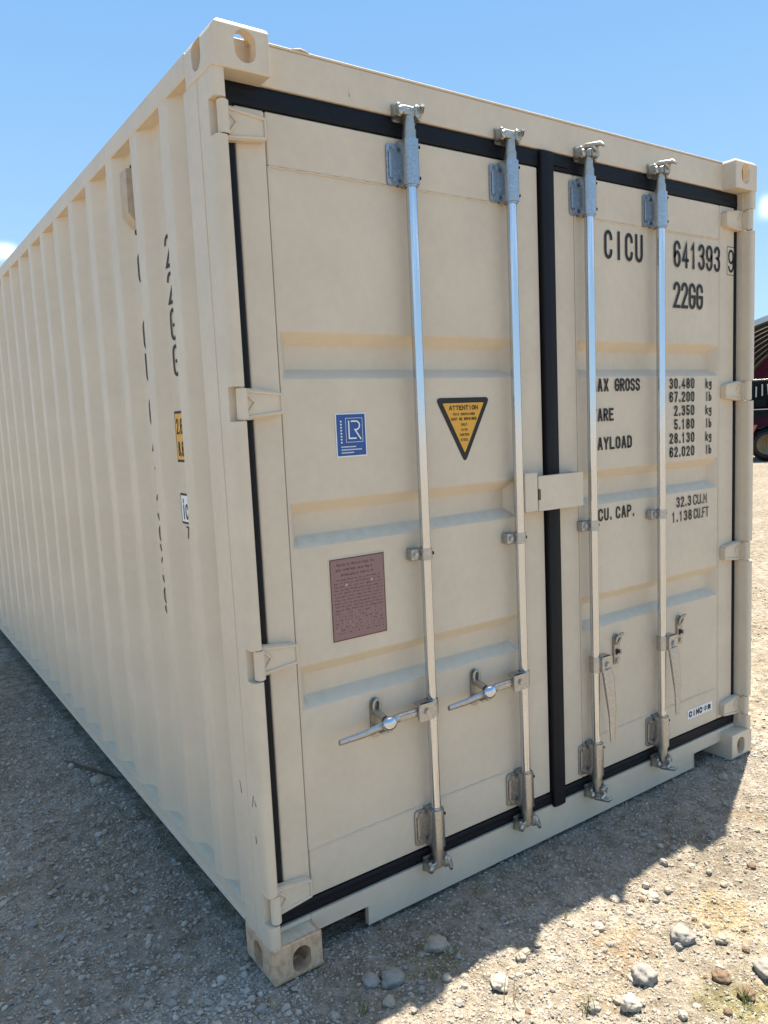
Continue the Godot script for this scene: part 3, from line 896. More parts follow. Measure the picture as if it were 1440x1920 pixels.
func print_doors(left: Node3D, right: Node3D):
	var z = SKIN + 0.0032
	var R = Vector3.RIGHT
	var U = Vector3.UP
	var big = Vector2(0.045, 0.104)
	var rows = [
		["CICU", 1.533, 2.142, big, 0.0145, 0.0128],
		["641393", 1.952, 2.142, big, 0.0100, 0.0128],
		["9", 2.3285, 2.146, Vector2(0.042, 0.096), 0.0, 0.0100],
		["22GG", 1.950, 1.982, big, 0.0065, 0.0128],
		["MAX", 1.452, 1.656, Vector2(0.026, 0.049), 0.0085, 0.0084],
		["GROSS", 1.584, 1.656, Vector2(0.0265, 0.049), 0.0042, 0.0084],
		["TARE", 1.4525, 1.546, Vector2(0.026, 0.048), 0.0060, 0.0084],
		["PAYLOAD", 1.4480, 1.438, Vector2(0.0275, 0.048), 0.0068, 0.0084],
		["30.480", 1.922, 1.660, Vector2(0.023, 0.043), 0.0085, 0.0072],
		["67.200", 1.922, 1.606, Vector2(0.023, 0.043), 0.0085, 0.0072],
		["2.350", 1.953, 1.550, Vector2(0.023, 0.043), 0.0085, 0.0072],
		["5.180", 1.953, 1.494, Vector2(0.023, 0.043), 0.0085, 0.0072],
		["28.130", 1.922, 1.438, Vector2(0.023, 0.043), 0.0085, 0.0072],
		["62.020", 1.922, 1.382, Vector2(0.023, 0.043), 0.0085, 0.0072],
		["kg", 2.170, 1.660, Vector2(0.018, 0.040), 0.006, 0.0056],
		["lb", 2.170, 1.606, Vector2(0.018, 0.040), 0.006, 0.0056],
		["kg", 2.170, 1.550, Vector2(0.018, 0.040), 0.006, 0.0056],
		["lb", 2.170, 1.494, Vector2(0.018, 0.040), 0.006, 0.0056],
		["kg", 2.170, 1.438, Vector2(0.018, 0.040), 0.006, 0.0056],
		["lb", 2.170, 1.382, Vector2(0.018, 0.040), 0.006, 0.0056],
		["CU.", 1.480, 1.168, Vector2(0.026, 0.048), 0.0075, 0.0074],
		["CAP.", 1.582, 1.168, Vector2(0.026, 0.048), 0.0075, 0.0074],
		["32.3", 1.966, 1.172, Vector2(0.023, 0.044), 0.0075, 0.0064],
		["CU.M", 2.084, 1.172, Vector2(0.025, 0.044), 0.0035, 0.0052],
		["1.138", 1.936, 1.112, Vector2(0.023, 0.044), 0.0085, 0.0064],
		["CU.FT", 2.088, 1.112, Vector2(0.020, 0.044), 0.0040, 0.0052]]
	for q in rows:
		var s = Shape.new()
		write(s, q[0], Vector3(q[1], q[2], FRAME + 0.0008 if q[0] == "9" else z), R, U, q[3], q[4], q[5])
		obj("lettering", s, M.black_print, right)
	var bx = Shape.new()                           # frame round the check digit
	var zz = FRAME + 0.0006
	for e in [[2.3205, 2.136, 2.3735, 2.136], [2.3735, 2.136, 2.3735, 2.252], [2.3735, 2.252, 2.3205, 2.252], [2.3205, 2.252, 2.3205, 2.136]]:
		ribbon(bx, [Vector2(e[0], e[1]), Vector2(e[2], e[3])], 0.0013, Vector3(0, 0, zz), R, U, 0.0)
		zz += 0.00005
	obj("digit_box", bx, M.black_print, right)
	# maker's sticker
	var st = part("sticker", right)
	var s = Shape.new()
	s.box(Vector3(2.040, 0.238, FRAME), Vector3(2.222, 0.279, FRAME + 0.0010), 0.0003)
	obj("film", s, M.white_print, st)
	s = Shape.new()
	write(s, "CIMC", Vector3(2.050, 0.245, FRAME + 0.0015), R, U, Vector2(0.023, 0.027), 0.002, 0.0075)
	write(s, "中集", Vector3(2.158, 0.245, FRAME + 0.0015), R, U, Vector2(0.024, 0.028), 0.005, 0.0035)
	obj("lettering", s, M.black_print, st)
	# blue approval label
	st = part("sticker", left)
	s = Shape.new()
	s.box(Vector3(0.340, 1.484, SKIN + 0.0005), Vector3(0.446, 1.612, SKIN + 0.0020), 0.0003)
	obj("film", s, M.white_print, st)
	s = Shape.new()
	s.box(Vector3(0.3435, 1.4875, SKIN + 0.0015), Vector3(0.4425, 1.6085, SKIN + 0.0026), 0.0)
	obj("print", s, M.blue_film, st)
	s = Shape.new()
	var zb = SKIN + 0.0030
	for e in [[0.3745, 1.527, 0.4325, 1.527], [0.4325, 1.527, 0.4325, 1.597], [0.4325, 1.597, 0.3745, 1.597], [0.3745, 1.597, 0.3745, 1.527]]:
		ribbon(s, [Vector2(e[0], e[1]), Vector2(e[2], e[3])], 0.0006, Vector3(0, 0, zb), R, U, 0.0)
		zb += 0.00005
	ribbon(s, p2([0.385, 1.588, 0.385, 1.538, 0.408, 1.538]), 0.0021, Vector3(0, 0, zb), R, U, 0.0)
	var rp = [Vector2(0.395, 1.588), Vector2(0.409, 1.588)]
	for c in arc(0.410, 1.5755, 0.0125, 0.0125, 80, -90):
		rp.append(c)
	rp.append(Vector2(0.406, 1.563)); rp.append(Vector2(0.425, 1.536))
	ribbon(s, rp, 0.0021, Vector3(0, 0, zb + 0.0001), R, U, 0.0)
	obj("emblem", s, M.white_print, st)
	s = Shape.new()
	for k in 8:
		s.box(Vector3(0.3555, 1.5245 + 0.0088 * k, zb), Vector3(0.3605, 1.5290 + 0.0088 * k, zb + 0.0003), 0.0)
	for k in 3:
		var x = 0.356
		var ends = [0.408, 0.428, 0.398]
		while x < ends[k]:
			s.box(Vector3(x, 1.4950 + 0.0085 * (2 - k), zb), Vector3(x + 0.0028, 1.4982 + 0.0085 * (2 - k), zb + 0.0003), 0.0)
			x += 0.0040
	obj("small_print", s, M.white_print, st)
	# warning triangle
	st = part("sticker", left)
	var tri_at = func(a, k):
		var ctr = Vector2(0.829, 1.577)
		var pts = [Vector2(0.726, 1.641), Vector2(0.933, 1.641), Vector2(0.829, 1.449)]
		var out = PackedVector2Array()
		for i in 3:
			var p = pts[i]
			var to_a = (pts[(i + 2) % 3] - p).normalized()
			var to_b = (pts[(i + 1) % 3] - p).normalized()
			for j in 7:
				var t = j / 6.0
				var base = p.lerp(ctr, k)
				out.append((base + to_a * a).lerp(base, t).lerp(base.lerp(base + to_b * a, t), t))
		return out
	s = Shape.new()
	var grown = PackedVector2Array()
	for p in tri_at.call(0.022, -0.11):
		grown.append(p)
	s.prism(grown, SKIN + 0.0004, SKIN + 0.0020)
	obj("film", s, M.black_print, st)
	s = Shape.new()
	s.prism(tri_at.call(0.004, 0.155), SKIN + 0.0015, SKIN + 0.0026)
	obj("print", s, M.yellow_film, st)
	s = Shape.new()
	var lines = [["ATTENTION", 1.608, 0.0125, 0.015, 0.0032], ["THIS CONTAINER", 1.591, 0.0056, 0.008, 0.0017], ["MUST BE REPAIRED", 1.575, 0.0056, 0.009, 0.0019], ["ONLY", 1.557, 0.0056, 0.0085, 0.0017], ["WITH", 1.540, 0.0056, 0.0085, 0.0017], ["CORTEN", 1.524, 0.0056, 0.0085, 0.0017], ["STEEL", 1.508, 0.0054, 0.0080, 0.0016]]
	for l in lines:
		var wdt = l[0].length() * (l[2] + 0.0012)
		write(s, l[0], Vector3(0.8295 - wdt / 2, l[1], SKIN + 0.0030), R, U, Vector2(l[2], l[3]), 0.0012, l[4])
	obj("lettering", s, M.black_print, st)
	# maroon data plate in a thin frame
	st = part("data_plate", left)
	s = Shape.new()
	s.box(Vector3(0.289, 0.934, SKIN - 0.001), Vector3(0.492, 1.190, SKIN + 0.0015), 0.0008)
	obj("mount", s, M.paint, st)
	s = Shape.new()
	s.picture(Vector3(0.294, 1.186, SKIN + 0.0026), Vector3(0.488, 1.186, SKIN + 0.0026), Vector3(0.488, 0.938, SKIN + 0.0026), Vector3(0.294, 0.938, SKIN + 0.0026), Vector3(0, 0, 1))
	obj("plate", s, M.plate, st)
	for c in [Vector2(0.350, 1.105), Vector2(0.440, 1.109)]:
		s = Shape.new()
		s.ball(Vector3(c.x, c.y, SKIN + 0.0022), Vector3(0.0055, 0.0055, 0.003), 10)
		obj("rivet", s, M.steel, st)

func container():
	var box = thing("shipping_container", "cream steel shipping container with two double-bar doors, standing on stony ground", "container")
	for e in [[false, false], [false, true], [true, false], [true, true]]:
		for b in [false, true]:
			casting(box, e[0], e[1], b, M.stained if not e[1] and not e[0] and not b else M.paint)
	# corner posts: body behind, and a front bar broken by the hinge notches
	for right in [false, true]:
		var p = part("corner_post", box)
		var mx = func(x): return W - x if right else x
		var plan = PackedVector2Array()
		for q in [[0.003, -0.203], [0.003, -0.0425], [0.0425, -0.0425], [0.0425, -0.098], [0.030, -0.110], [0.030, -0.195], [0.052, -0.203]]:
			plan.append(Vector2(mx.call(q[0]), q[1]))
		var s = Shape.new()
		var fr = Transform3D(Basis(Vector3(1, 0, 0), Vector3(0, 0, 1), Vector3(0, 1, 0)), Vector3.ZERO)
		s.prism(plan, 0.1182, H - 0.1182, fr)
		obj("body", s, M.paint, p)
		var cuts = [0.1182, 0.228, 0.940, 1.645, 2.359, H - 0.1182]
		for i in 5:
			var a = cuts[i] + (0.045 if i > 0 else 0.0)
			var b = cuts[i + 1] - (0.045 if i < 4 else 0.0)
			s = Shape.new()
			var bar = PackedVector2Array()
			for q in [[0.0028, -0.0435], [0.0028, -0.013], [0.0055, -0.0075], [0.011, -0.004], [0.028, -0.004], [0.034, -0.0065], [0.0375, -0.014], [0.0375, -0.0435]]:
				bar.append(Vector2(mx.call(q[0]), q[1]))
			s.prism(bar, a, b, fr)
			obj("front_bar", s, M.paint, p)
	var s = Shape.new()                            # header with a small roof lip
	s.box(Vector3(0.046, 2.4745, -0.130), Vector3(W - 0.046, 2.5805, -0.061), 0.003)
	s.box(Vector3(0.160, 2.5800, -0.190), Vector3(W - 0.160, 2.5870, -0.0585), 0.002)
	obj("header", s, M.paint, box)
	s = Shape.new()                                # knocked paint on the header's edge
	s.tube([Vector3(0.262, 2.5865, -0.0590), Vector3(0.285, 2.5885, -0.0575), Vector3(0.312, 2.5865, -0.0590)], [0.001, 0.0042, 0.0012], 7)
	obj("bent_lip", s, M.worn_paint, box)
	s = Shape.new()
	s.face(Vector3(0.437, 2.513, -0.0605), Vector3(0.4375, 2.500, -0.0605), Vector3(0.441, 2.498, -0.0605), Vector3(0.439, 2.5, -0.0605), Vector3(0, 0, 1))
	obj("scuff", s, M.grey_paint, box)
	# sill: notched for fork tines beside the castings
	s = Shape.new()
	var sill = PackedVector2Array([Vector2(0.162, 0.1335), Vector2(0.162, 0.078), Vector2(0.200, 0.078)])
	for p in arc(0.350, 0.066, 0.012, 0.012, 90, 0):
		sill.append(p)
	for p in [Vector2(0.362, 0.012), Vector2(W - 0.362, 0.012)]:
		sill.append(p)
	for p in arc(W - 0.350, 0.066, 0.012, 0.012, 180, 90):
		sill.append(p)
	for p in [Vector2(W - 0.200, 0.078), Vector2(W - 0.162, 0.078), Vector2(W - 0.162, 0.1335)]:
		sill.append(p)
	s.prism(sill, -0.078, -0.061)
	obj("sill", s, M.paint, box)
	for e in [0.047, W - 0.1615]:                  # upper flange over the bottom castings
		s = Shape.new()
		s.box(Vector3(e, 0.1183, -0.160), Vector3(e + 0.1145, 0.1335, -0.061), 0.001)
		obj("sill_end", s, M.paint, box)
	s = Shape.new()
	s.face(Vector3(0.040, 0.1186, -0.060), Vector3(0.150, 0.1186, -0.060), Vector3(0.150, 0.1186, -0.012), Vector3(0.042, 0.1186, -0.010), Vector3.UP)
	obj("brightened_dust", s, M.brightened_dust, box)
	for k in [[0.165, 0.366, 0.3615], [W - 0.366, W - 0.165, W - 0.3655]]:   # lips of the fork pockets
		s = Shape.new()
		s.box(Vector3(k[0], 0.0775, -0.062), Vector3(k[1], 0.0815, -0.0575), 0.001)
		s.box(Vector3(k[2], 0.012, -0.0615), Vector3(k[2] + 0.004, 0.0785, -0.0580), 0.001)
		obj("pocket_lip", s, M.paint, box)
	# side walls
	var prof = corrugation(0.278, -0.203, -L + 0.19, 0.036, -0.335)
	obj("side_wall", wall_shape(prof, 0.0, 1.0, 0.176, 2.512), M.paint, box)
	obj("side_wall", wall_shape(prof, W, -1.0, 0.176, 2.512), M.paint, box)
	for right in [false, true]:
		var mx = func(x): return W - x if right else x
		s = Shape.new()
		s.box(Vector3(min(mx.call(0.001), mx.call(0.062)), 2.508, -L + 0.178), Vector3(max(mx.call(0.001), mx.call(0.062)), 2.570, -0.1775), 0.005)
		obj("top_rail", s, M.paint, box)
		s = Shape.new()
		var rail = PackedVector2Array()
		for q in [[-0.001, 0.124], [-0.001, 0.130], [0.004, 0.131], [0.005, 0.166], [0.0, 0.170], [0.0, 0.178], [0.075, 0.178], [0.075, 0.012], [0.069, 0.012], [0.069, 0.124]]:
			rail.append(Vector2(mx.call(q[0]), q[1]))
		s.prism(rail, -L + 0.178, -0.1785)
		obj("bottom_rail", s, M.paint, box)
	# grit lying on the ledge of the rail between the corrugations
	s = Shape.new()
	s.face(Vector3(0.006, 0.1788, -0.206), Vector3(0.040, 0.1788, -0.206), Vector3(0.040, 0.1788, -3.5), Vector3(0.006, 0.1788, -3.5), Vector3.UP)
	obj("brightened_dust", s, M.brightened_dust, box)
	s = Shape.new()                                # roof sheet with shallow pressed waves
	var n_w = 28
	var rp = PackedVector2Array()
	for i in n_w:
		var z = -0.19 - i * (L - 0.38) / n_w
		var p = (L - 0.38) / n_w
		rp.append(Vector2(z, 2.572)); rp.append(Vector2(z - p * 0.35, 2.572)); rp.append(Vector2(z - p * 0.5, 2.585)); rp.append(Vector2(z - p * 0.85, 2.585))
	rp.append(Vector2(-L + 0.19, 2.572))
	for i in rp.size() - 1:
		s.face(Vector3(0.03, rp[i].y, rp[i].x), Vector3(W - 0.03, rp[i].y, rp[i].x), Vector3(W - 0.03, rp[i + 1].y, rp[i + 1].x), Vector3(0.03, rp[i + 1].y, rp[i + 1].x), Vector3.UP)
	obj("roof", s, M.paint, box)
	s = Shape.new()
	s.box(Vector3(0.05, 0.10, -L + 0.06), Vector3(W - 0.05, 0.16, -0.165), 0.0)
	obj("floor", s, M.floor_wood, box)
	for k in 19:                                   # beams under the floor
		s = Shape.new()
		s.box(Vector3(0.0765, 0.016, -0.215 - k * 0.305), Vector3(W - 0.0765, 0.0995, -0.175 - k * 0.305), 0.002)
		obj("cross_member", s, M.paint, box)
	s = Shape.new()
	s.box(Vector3(0.05, 0.05, -L + 0.03), Vector3(W - 0.05, 2.57, -L + 0.055), 0.0)
	obj("end_wall", s, M.paint, box)
	var left_door = make_door(box, false)
	var right_door = make_door(box, true)
	lock_rod(box, 0.623, true)
	lock_rod(box, 1.031, true)
	lock_rod(box, 1.407, false)
	lock_rod(box, 1.815, false)
	print_doors(left_door, right_door)
	# lock box over the meeting edge
	var lb = part("lock_box", box)
	s = Shape.new()
	s.box(Vector3(1.050, 1.250, -0.0664), Vector3(1.112, 1.386, -0.018), 0.004)
	obj("side_plate", s, M.paint, lb)
	s = Shape.new()
	var cov = soften(PackedVector2Array([Vector2(1.116, -0.052), Vector2(1.116, -0.020), Vector2(1.150, -0.013), Vector2(1.300, -0.010), Vector2(1.334, -0.011), Vector2(1.334, -0.0664), Vector2(1.329, -0.0664), Vector2(1.329, -0.016), Vector2(1.150, -0.018), Vector2(1.121, -0.025), Vector2(1.121, -0.052)]), 0.003)
	s.prism(cov, 1.250, 1.3705, Transform3D(Basis(Vector3(1, 0, 0), Vector3(0, 0, 1), Vector3(0, 1, 0)), Vector3.ZERO))
	s.box(Vector3(1.150, 1.366, -0.0385), Vector3(1.3288, 1.370, -0.0185), 0.001)
	obj("cover", s, M.paint, lb)
	s = Shape.new()
	s.box(Vector3(1.112, 1.288, -0.040), Vector3(1.124, 1.326, -0.0165), 0.002)
	obj("padlock_slot", s, M.chip, lb)
	side_marks(box)
	# scratches near the foot of the post
	s = Shape.new()
	for q in [[0.575, 0.535, -0.150, -0.140], [0.560, 0.520, -0.060, -0.072], [0.548, 0.530, -0.055, -0.045], [0.44, 0.415, -0.062, -0.060]]:
		s.face(Vector3(0.0022, q[0], q[2]), Vector3(0.0022, q[1], q[3]), Vector3(0.0022, q[1] + 0.004, q[3] + 0.004), Vector3(0.0022, q[0] - 0.002, q[2] + 0.003), Vector3(-1, 0, 0))
	obj("scratch", s, M.chip, box)
	s = Shape.new()                                # long weld line down the post
	s.tube([Vector3(0.0026, 0.13, -0.098), Vector3(0.0026, 2.47, -0.108)], [0.0018, 0.0018], 6)
	obj("weld_seam", s, M.paint, box)
	# vent box in the second groove
	var vt = part("vent", box)
	s = Shape.new()
	var vp = PackedVector2Array([Vector2(0.0405, 2.445), Vector2(0.008, 2.440), Vector2(0.006, 2.300), Vector2(0.0405, 2.262)])
	s.prism(vp, -0.820, -0.752)
	obj("cover", s, M.worn_paint, vt)
	for y in [2.455, 2.248]:
		s = Shape.new()
		s.ball(Vector3(0.038, y, -0.785), Vector3(0.006, 0.010, 0.010), 8)
		obj("rivet", s, M.chip, vt)

func side_marks(box: Node):
	# letters read downwards in the grooves; the wall faces -x, so letters run along +z from its outside
	var R = Vector3(0, 0, 1)
	var U = Vector3.UP
	var x = 0.040 - 0.0022
	var s = Shape.new()
	write(s, "22GG", Vector3(x, 2.082, -0.530), R, U, Vector2(0.054, 0.098), 0.110, 0.0105, true)
	obj("lettering", s, M.black_print, box)
	s = Shape.new()
	write(s, "CICU", Vector3(x, 2.082, -0.800), R, U, Vector2(0.054, 0.098), 0.110, 0.0105, true)
	obj("lettering", s, M.black_print, box)
	s = Shape.new()
	write(s, "6413939", Vector3(x, 1.603, -0.800), R, U, Vector2(0.054, 0.098), 0.110, 0.0105, true)
	obj("lettering", s, M.black_print, box)
	var st = part("sticker", box)
	s = Shape.new()
	s.box(Vector3(x - 0.0004, 1.484, -0.5545), Vector3(x + 0.003, 1.645, -0.470), 0.0)
	obj("film", s, M.black_print, st)
	s = Shape.new()
	s.box(Vector3(x - 0.0012, 1.492, -0.5480), Vector3(x, 1.637, -0.475), 0.0)
	obj("print", s, M.yellow_film, st)
	s = Shape.new()
	write(s, "2.6", Vector3(x - 0.0018, 1.572, -0.541), R, U, Vector2(0.020, 0.050), 0.003, 0.0065)
	write(s, "8.6", Vector3(x - 0.0018, 1.502, -0.537), R, U, Vector2(0.018, 0.048), 0.003, 0.0065)
	obj("lettering", s, M.black_print, st)
	st = part("sticker", box)
	s = Shape.new()
	s.box(Vector3(x - 0.0004, 1.286, -0.5545), Vector3(x + 0.003, 1.384, -0.470), 0.0)
	obj("film", s, M.black_print, st)
	s = Shape.new()
	s.box(Vector3(x - 0.0012, 1.293, -0.5480), Vector3(x, 1.377, -0.475), 0.0)
	obj("print", s, M.white_print, st)
	s = Shape.new()
	write(s, "ic", Vector3(x - 0.0018, 1.300, -0.541), R, U, Vector2(0.024, 0.072), 0.002, 0.0075)
	obj("lettering", s, M.black_print, st)
	s = Shape.new()
	write(s, "70", Vector3(x - 0.0004, 1.238, -0.522), R, U, Vector2(0.020, 0.040), 0.005, 0.0055)
	obj("lettering", s, M.black_print, box)


# ---------------------------------------------------------------- ground
var rough_n := FastNoiseLite.new()
var lump_n := FastNoiseLite.new()
var swell_n := FastNoiseLite.new()
var tint_n := FastNoiseLite.new()

func setup_noise():
	for e in [[rough_n, 14.0, 51, 4], [lump_n, 4.5, 52, 4], [swell_n, 0.7, 53, 3], [tint_n, 1.1, 54, 4]]:
		e[0].noise_type = FastNoiseLite.TYPE_SIMPLEX_SMOOTH
		e[0].frequency = e[1]
		e[0].seed = e[2]
		e[0].fractal_octaves = e[3]

func ground_y(x: float, z: float) -> float:
	var near = clampf(1.0 - (Vector2(x, z).length() - 6.0) / 20.0, 0.0, 1.0)
	var h = swell_n.get_noise_2d(x, z) * 0.020 + lump_n.get_noise_2d(x, z) * 0.012 * near + rough_n.get_noise_2d(x, z) * 0.0105 * near
	# flat where the box stands, and soil banked a little against its corners
	var dx = max(max(-x, x - W), 0.0)
	var dz = max(max(z, -L - z), 0.0)
	var off = sqrt(dx * dx + dz * dz)
	h = lerpf(-0.004 + h * 0.25, h - 0.002, smoothstep(0.0, 0.35, off))
	for c in [Vector2(0.05, -0.05), Vector2(W - 0.05, -0.05)]:
		var d = Vector2(x, z).distance_to(c)
		h = lerpf(0.002, h, smoothstep(0.05, 0.28, d))
	return h

func earth_color(x: float, z: float) -> Color:
	var t = tint_n.get_noise_2d(x, z) * 0.5 + 0.5
	var u = tint_n.get_noise_2d(x * 3.1 + 40.0, z * 3.1) * 0.5 + 0.5
	var c = Color(0.350, 0.318, 0.270).lerp(Color(0.435, 0.402, 0.350), smoothstep(0.3, 0.7, t))
	c = c.lerp(Color(0.36, 0.295, 0.21), smoothstep(0.60, 0.82, u) * 0.7)      # patches of brown clay
	# trodden straw and a little green where weeds grow
	for p in [[1.29, 0.56, 0.13, Color(0.42, 0.34, 0.20)], [0.98, 0.80, 0.10, Color(0.26, 0.25, 0.11)], [0.45, 0.17, 0.09, Color(0.26, 0.24, 0.14)], [0.90, 0.47, 0.10, Color(0.39, 0.30, 0.205)]]:
		var d = Vector2(x - p[0], z - p[1]).length() / p[2] + rough_n.get_noise_2d(x * 1.4, z * 1.4) * 0.9
		c = c.lerp(p[3], 0.75 * (1.0 - smoothstep(0.55, 1.15, d)))
	return c

func lines(lo: float, hi: float, step: float, far: float, grow: float) -> PackedFloat32Array:
	var mid = []
	var k = int((hi - lo) / step)
	for i in k + 1:
		mid.append(lo + i * step)
	var a = []
	var d = step
	var p = lo
	while p > -far:
		d *= grow
		p -= d
		a.push_front(p)
	var b = []
	d = step
	p = mid[mid.size() - 1]
	while p < far:
		d *= grow
		p += d
		b.append(p)
	return PackedFloat32Array(a + mid + b)

func make_ground():
	var xs = lines(-1.5, 3.0, 0.013, 420.0, 1.13)
	var zs = lines(-3.2, 1.3, 0.013, 420.0, 1.13)
	var nx = xs.size()
	var nz = zs.size()
	var v = PackedVector3Array()
	var c = PackedColorArray()
	v.resize(nx * nz)
	c.resize(nx * nz)
	for j in nz:
		for i in nx:
			v[j * nx + i] = Vector3(xs[i], ground_y(xs[i], zs[j]), zs[j])
			c[j * nx + i] = earth_color(xs[i], zs[j])
	var n = PackedVector3Array()
	n.resize(nx * nz)
	for j in nz:
		for i in nx:
			var a = v[j * nx + min(i + 1, nx - 1)] - v[j * nx + max(i - 1, 0)]
			var b = v[min(j + 1, nz - 1) * nx + i] - v[max(j - 1, 0) * nx + i]
			n[j * nx + i] = b.cross(a).normalized()
	var ix = PackedInt32Array()
	ix.resize((nx - 1) * (nz - 1) * 6)
	var k = 0
	for j in nz - 1:
		for i in nx - 1:
			var a = j * nx + i
			ix[k] = a; ix[k + 1] = a + 1; ix[k + 2] = a + nx + 1
			ix[k + 3] = a; ix[k + 4] = a + nx + 1; ix[k + 5] = a + nx
			k += 6
	var arr = []
	arr.resize(Mesh.ARRAY_MAX)
	arr[Mesh.ARRAY_VERTEX] = v
	arr[Mesh.ARRAY_NORMAL] = n
	arr[Mesh.ARRAY_COLOR] = c
	arr[Mesh.ARRAY_INDEX] = ix
	var m = ArrayMesh.new()
	m.add_surface_from_arrays(Mesh.PRIMITIVE_TRIANGLES, arr)
	m.surface_set_material(0, M.earth)
	var o = obj("ground", m, null, self)
	o.set_meta("kind", "structure")

func rock_mesh(seed_: int, detail: int, flat: float, color, material: Material, facet := 0.0) -> ArrayMesh:
	var t = (1.0 + sqrt(5.0)) / 2.0
	var vs = [Vector3(-1, t, 0), Vector3(1, t, 0), Vector3(-1, -t, 0), Vector3(1, -t, 0), Vector3(0, -1, t), Vector3(0, 1, t), Vector3(0, -1, -t), Vector3(0, 1, -t), Vector3(t, 0, -1), Vector3(t, 0, 1), Vector3(-t, 0, -1), Vector3(-t, 0, 1)]
	var fs = [[0, 11, 5], [0, 5, 1], [0, 1, 7], [0, 7, 10], [0, 10, 11], [1, 5, 9], [5, 11, 4], [11, 10, 2], [10, 7, 6], [7, 1, 8], [3, 9, 4], [3, 4, 2], [3, 2, 6], [3, 6, 8], [3, 8, 9], [4, 9, 5], [2, 4, 11], [6, 2, 10], [8, 6, 7], [9, 8, 1]]
	for i in vs.size():
		vs[i] = vs[i].normalized()
	for d in detail:
		var nf = []
		var mid = {}
		for f in fs:
			var m = []
			for e in [[f[0], f[1]], [f[1], f[2]], [f[2], f[0]]]:
				var key = Vector2i(min(e[0], e[1]), max(e[0], e[1]))
				if not mid.has(key):
					mid[key] = vs.size()
					vs.append((vs[e[0]] + vs[e[1]]).normalized())
				m.append(mid[key])
			nf += [[f[0], m[0], m[2]], [f[1], m[1], m[0]], [f[2], m[2], m[1]], [m[0], m[1], m[2]]]
		fs = nf
	var f1 = FastNoiseLite.new()
	f1.seed = seed_
	f1.frequency = 0.75
	f1.fractal_octaves = 3
	var rr = RandomNumberGenerator.new()
	rr.seed = seed_ * 13 + 5
	var cuts = []
	for i in 4:
		cuts.append([Vector3(rr.randfn(), rr.randfn(), rr.randfn()).normalized(), rr.randf_range(0.62, 0.85)])
	var st = SurfaceTool.new()
	st.begin(Mesh.PRIMITIVE_TRIANGLES)
	st.set_smooth_group(0 if detail > 1 else -1)
	if facet > 0.0:
		st.set_smooth_group(-1)
	for i in vs.size():
		var p = vs[i] * (1.0 + 0.38 * f1.get_noise_3dv(vs[i] * 1.6))
		for cpl in cuts:                           # broken faces
			var over = p.dot(cpl[0]) - cpl[1]
			if over > 0:
				p -= cpl[0] * over * (0.5 if detail > 1 else 0.85)
		p.y *= flat
		vs[i] = p
	for f in fs:
		for q in [f[0], f[2], f[1]]:
			if color != null:
				st.set_color(color)
			st.add_vertex(vs[q] * 0.5)
	st.index()
	st.generate_normals()
	var m = st.commit()
	m.surface_set_material(0, material)
	return m

const GREY := Color(0.34, 0.315, 0.28)
const PALE := Color(0.48, 0.435, 0.36)
const BROWN := Color(0.22, 0.15, 0.095)
const SAND := Color(0.42, 0.365, 0.29)

func place_stone(m: Mesh, x: float, z: float, size: float, turn: float, sink: float, label: String, group := ""):
	var o = obj(numbered("stone"), m, null, self)
	var q = Basis(Vector3.UP, turn).scaled(Vector3.ONE * size)
	o.transform = Transform3D(q, Vector3(x, ground_y(x, z) + size * m.get_aabb().end.y * (1.0 - sink) - size * 0.02, z))
	# rest on the soil: its underside lies a little below the surface
	o.position.y = ground_y(x, z) - size * m.get_aabb().position.y * (1.0 - sink) * 1.0 - size * 0.04
	tag(o, label, "stone", group)

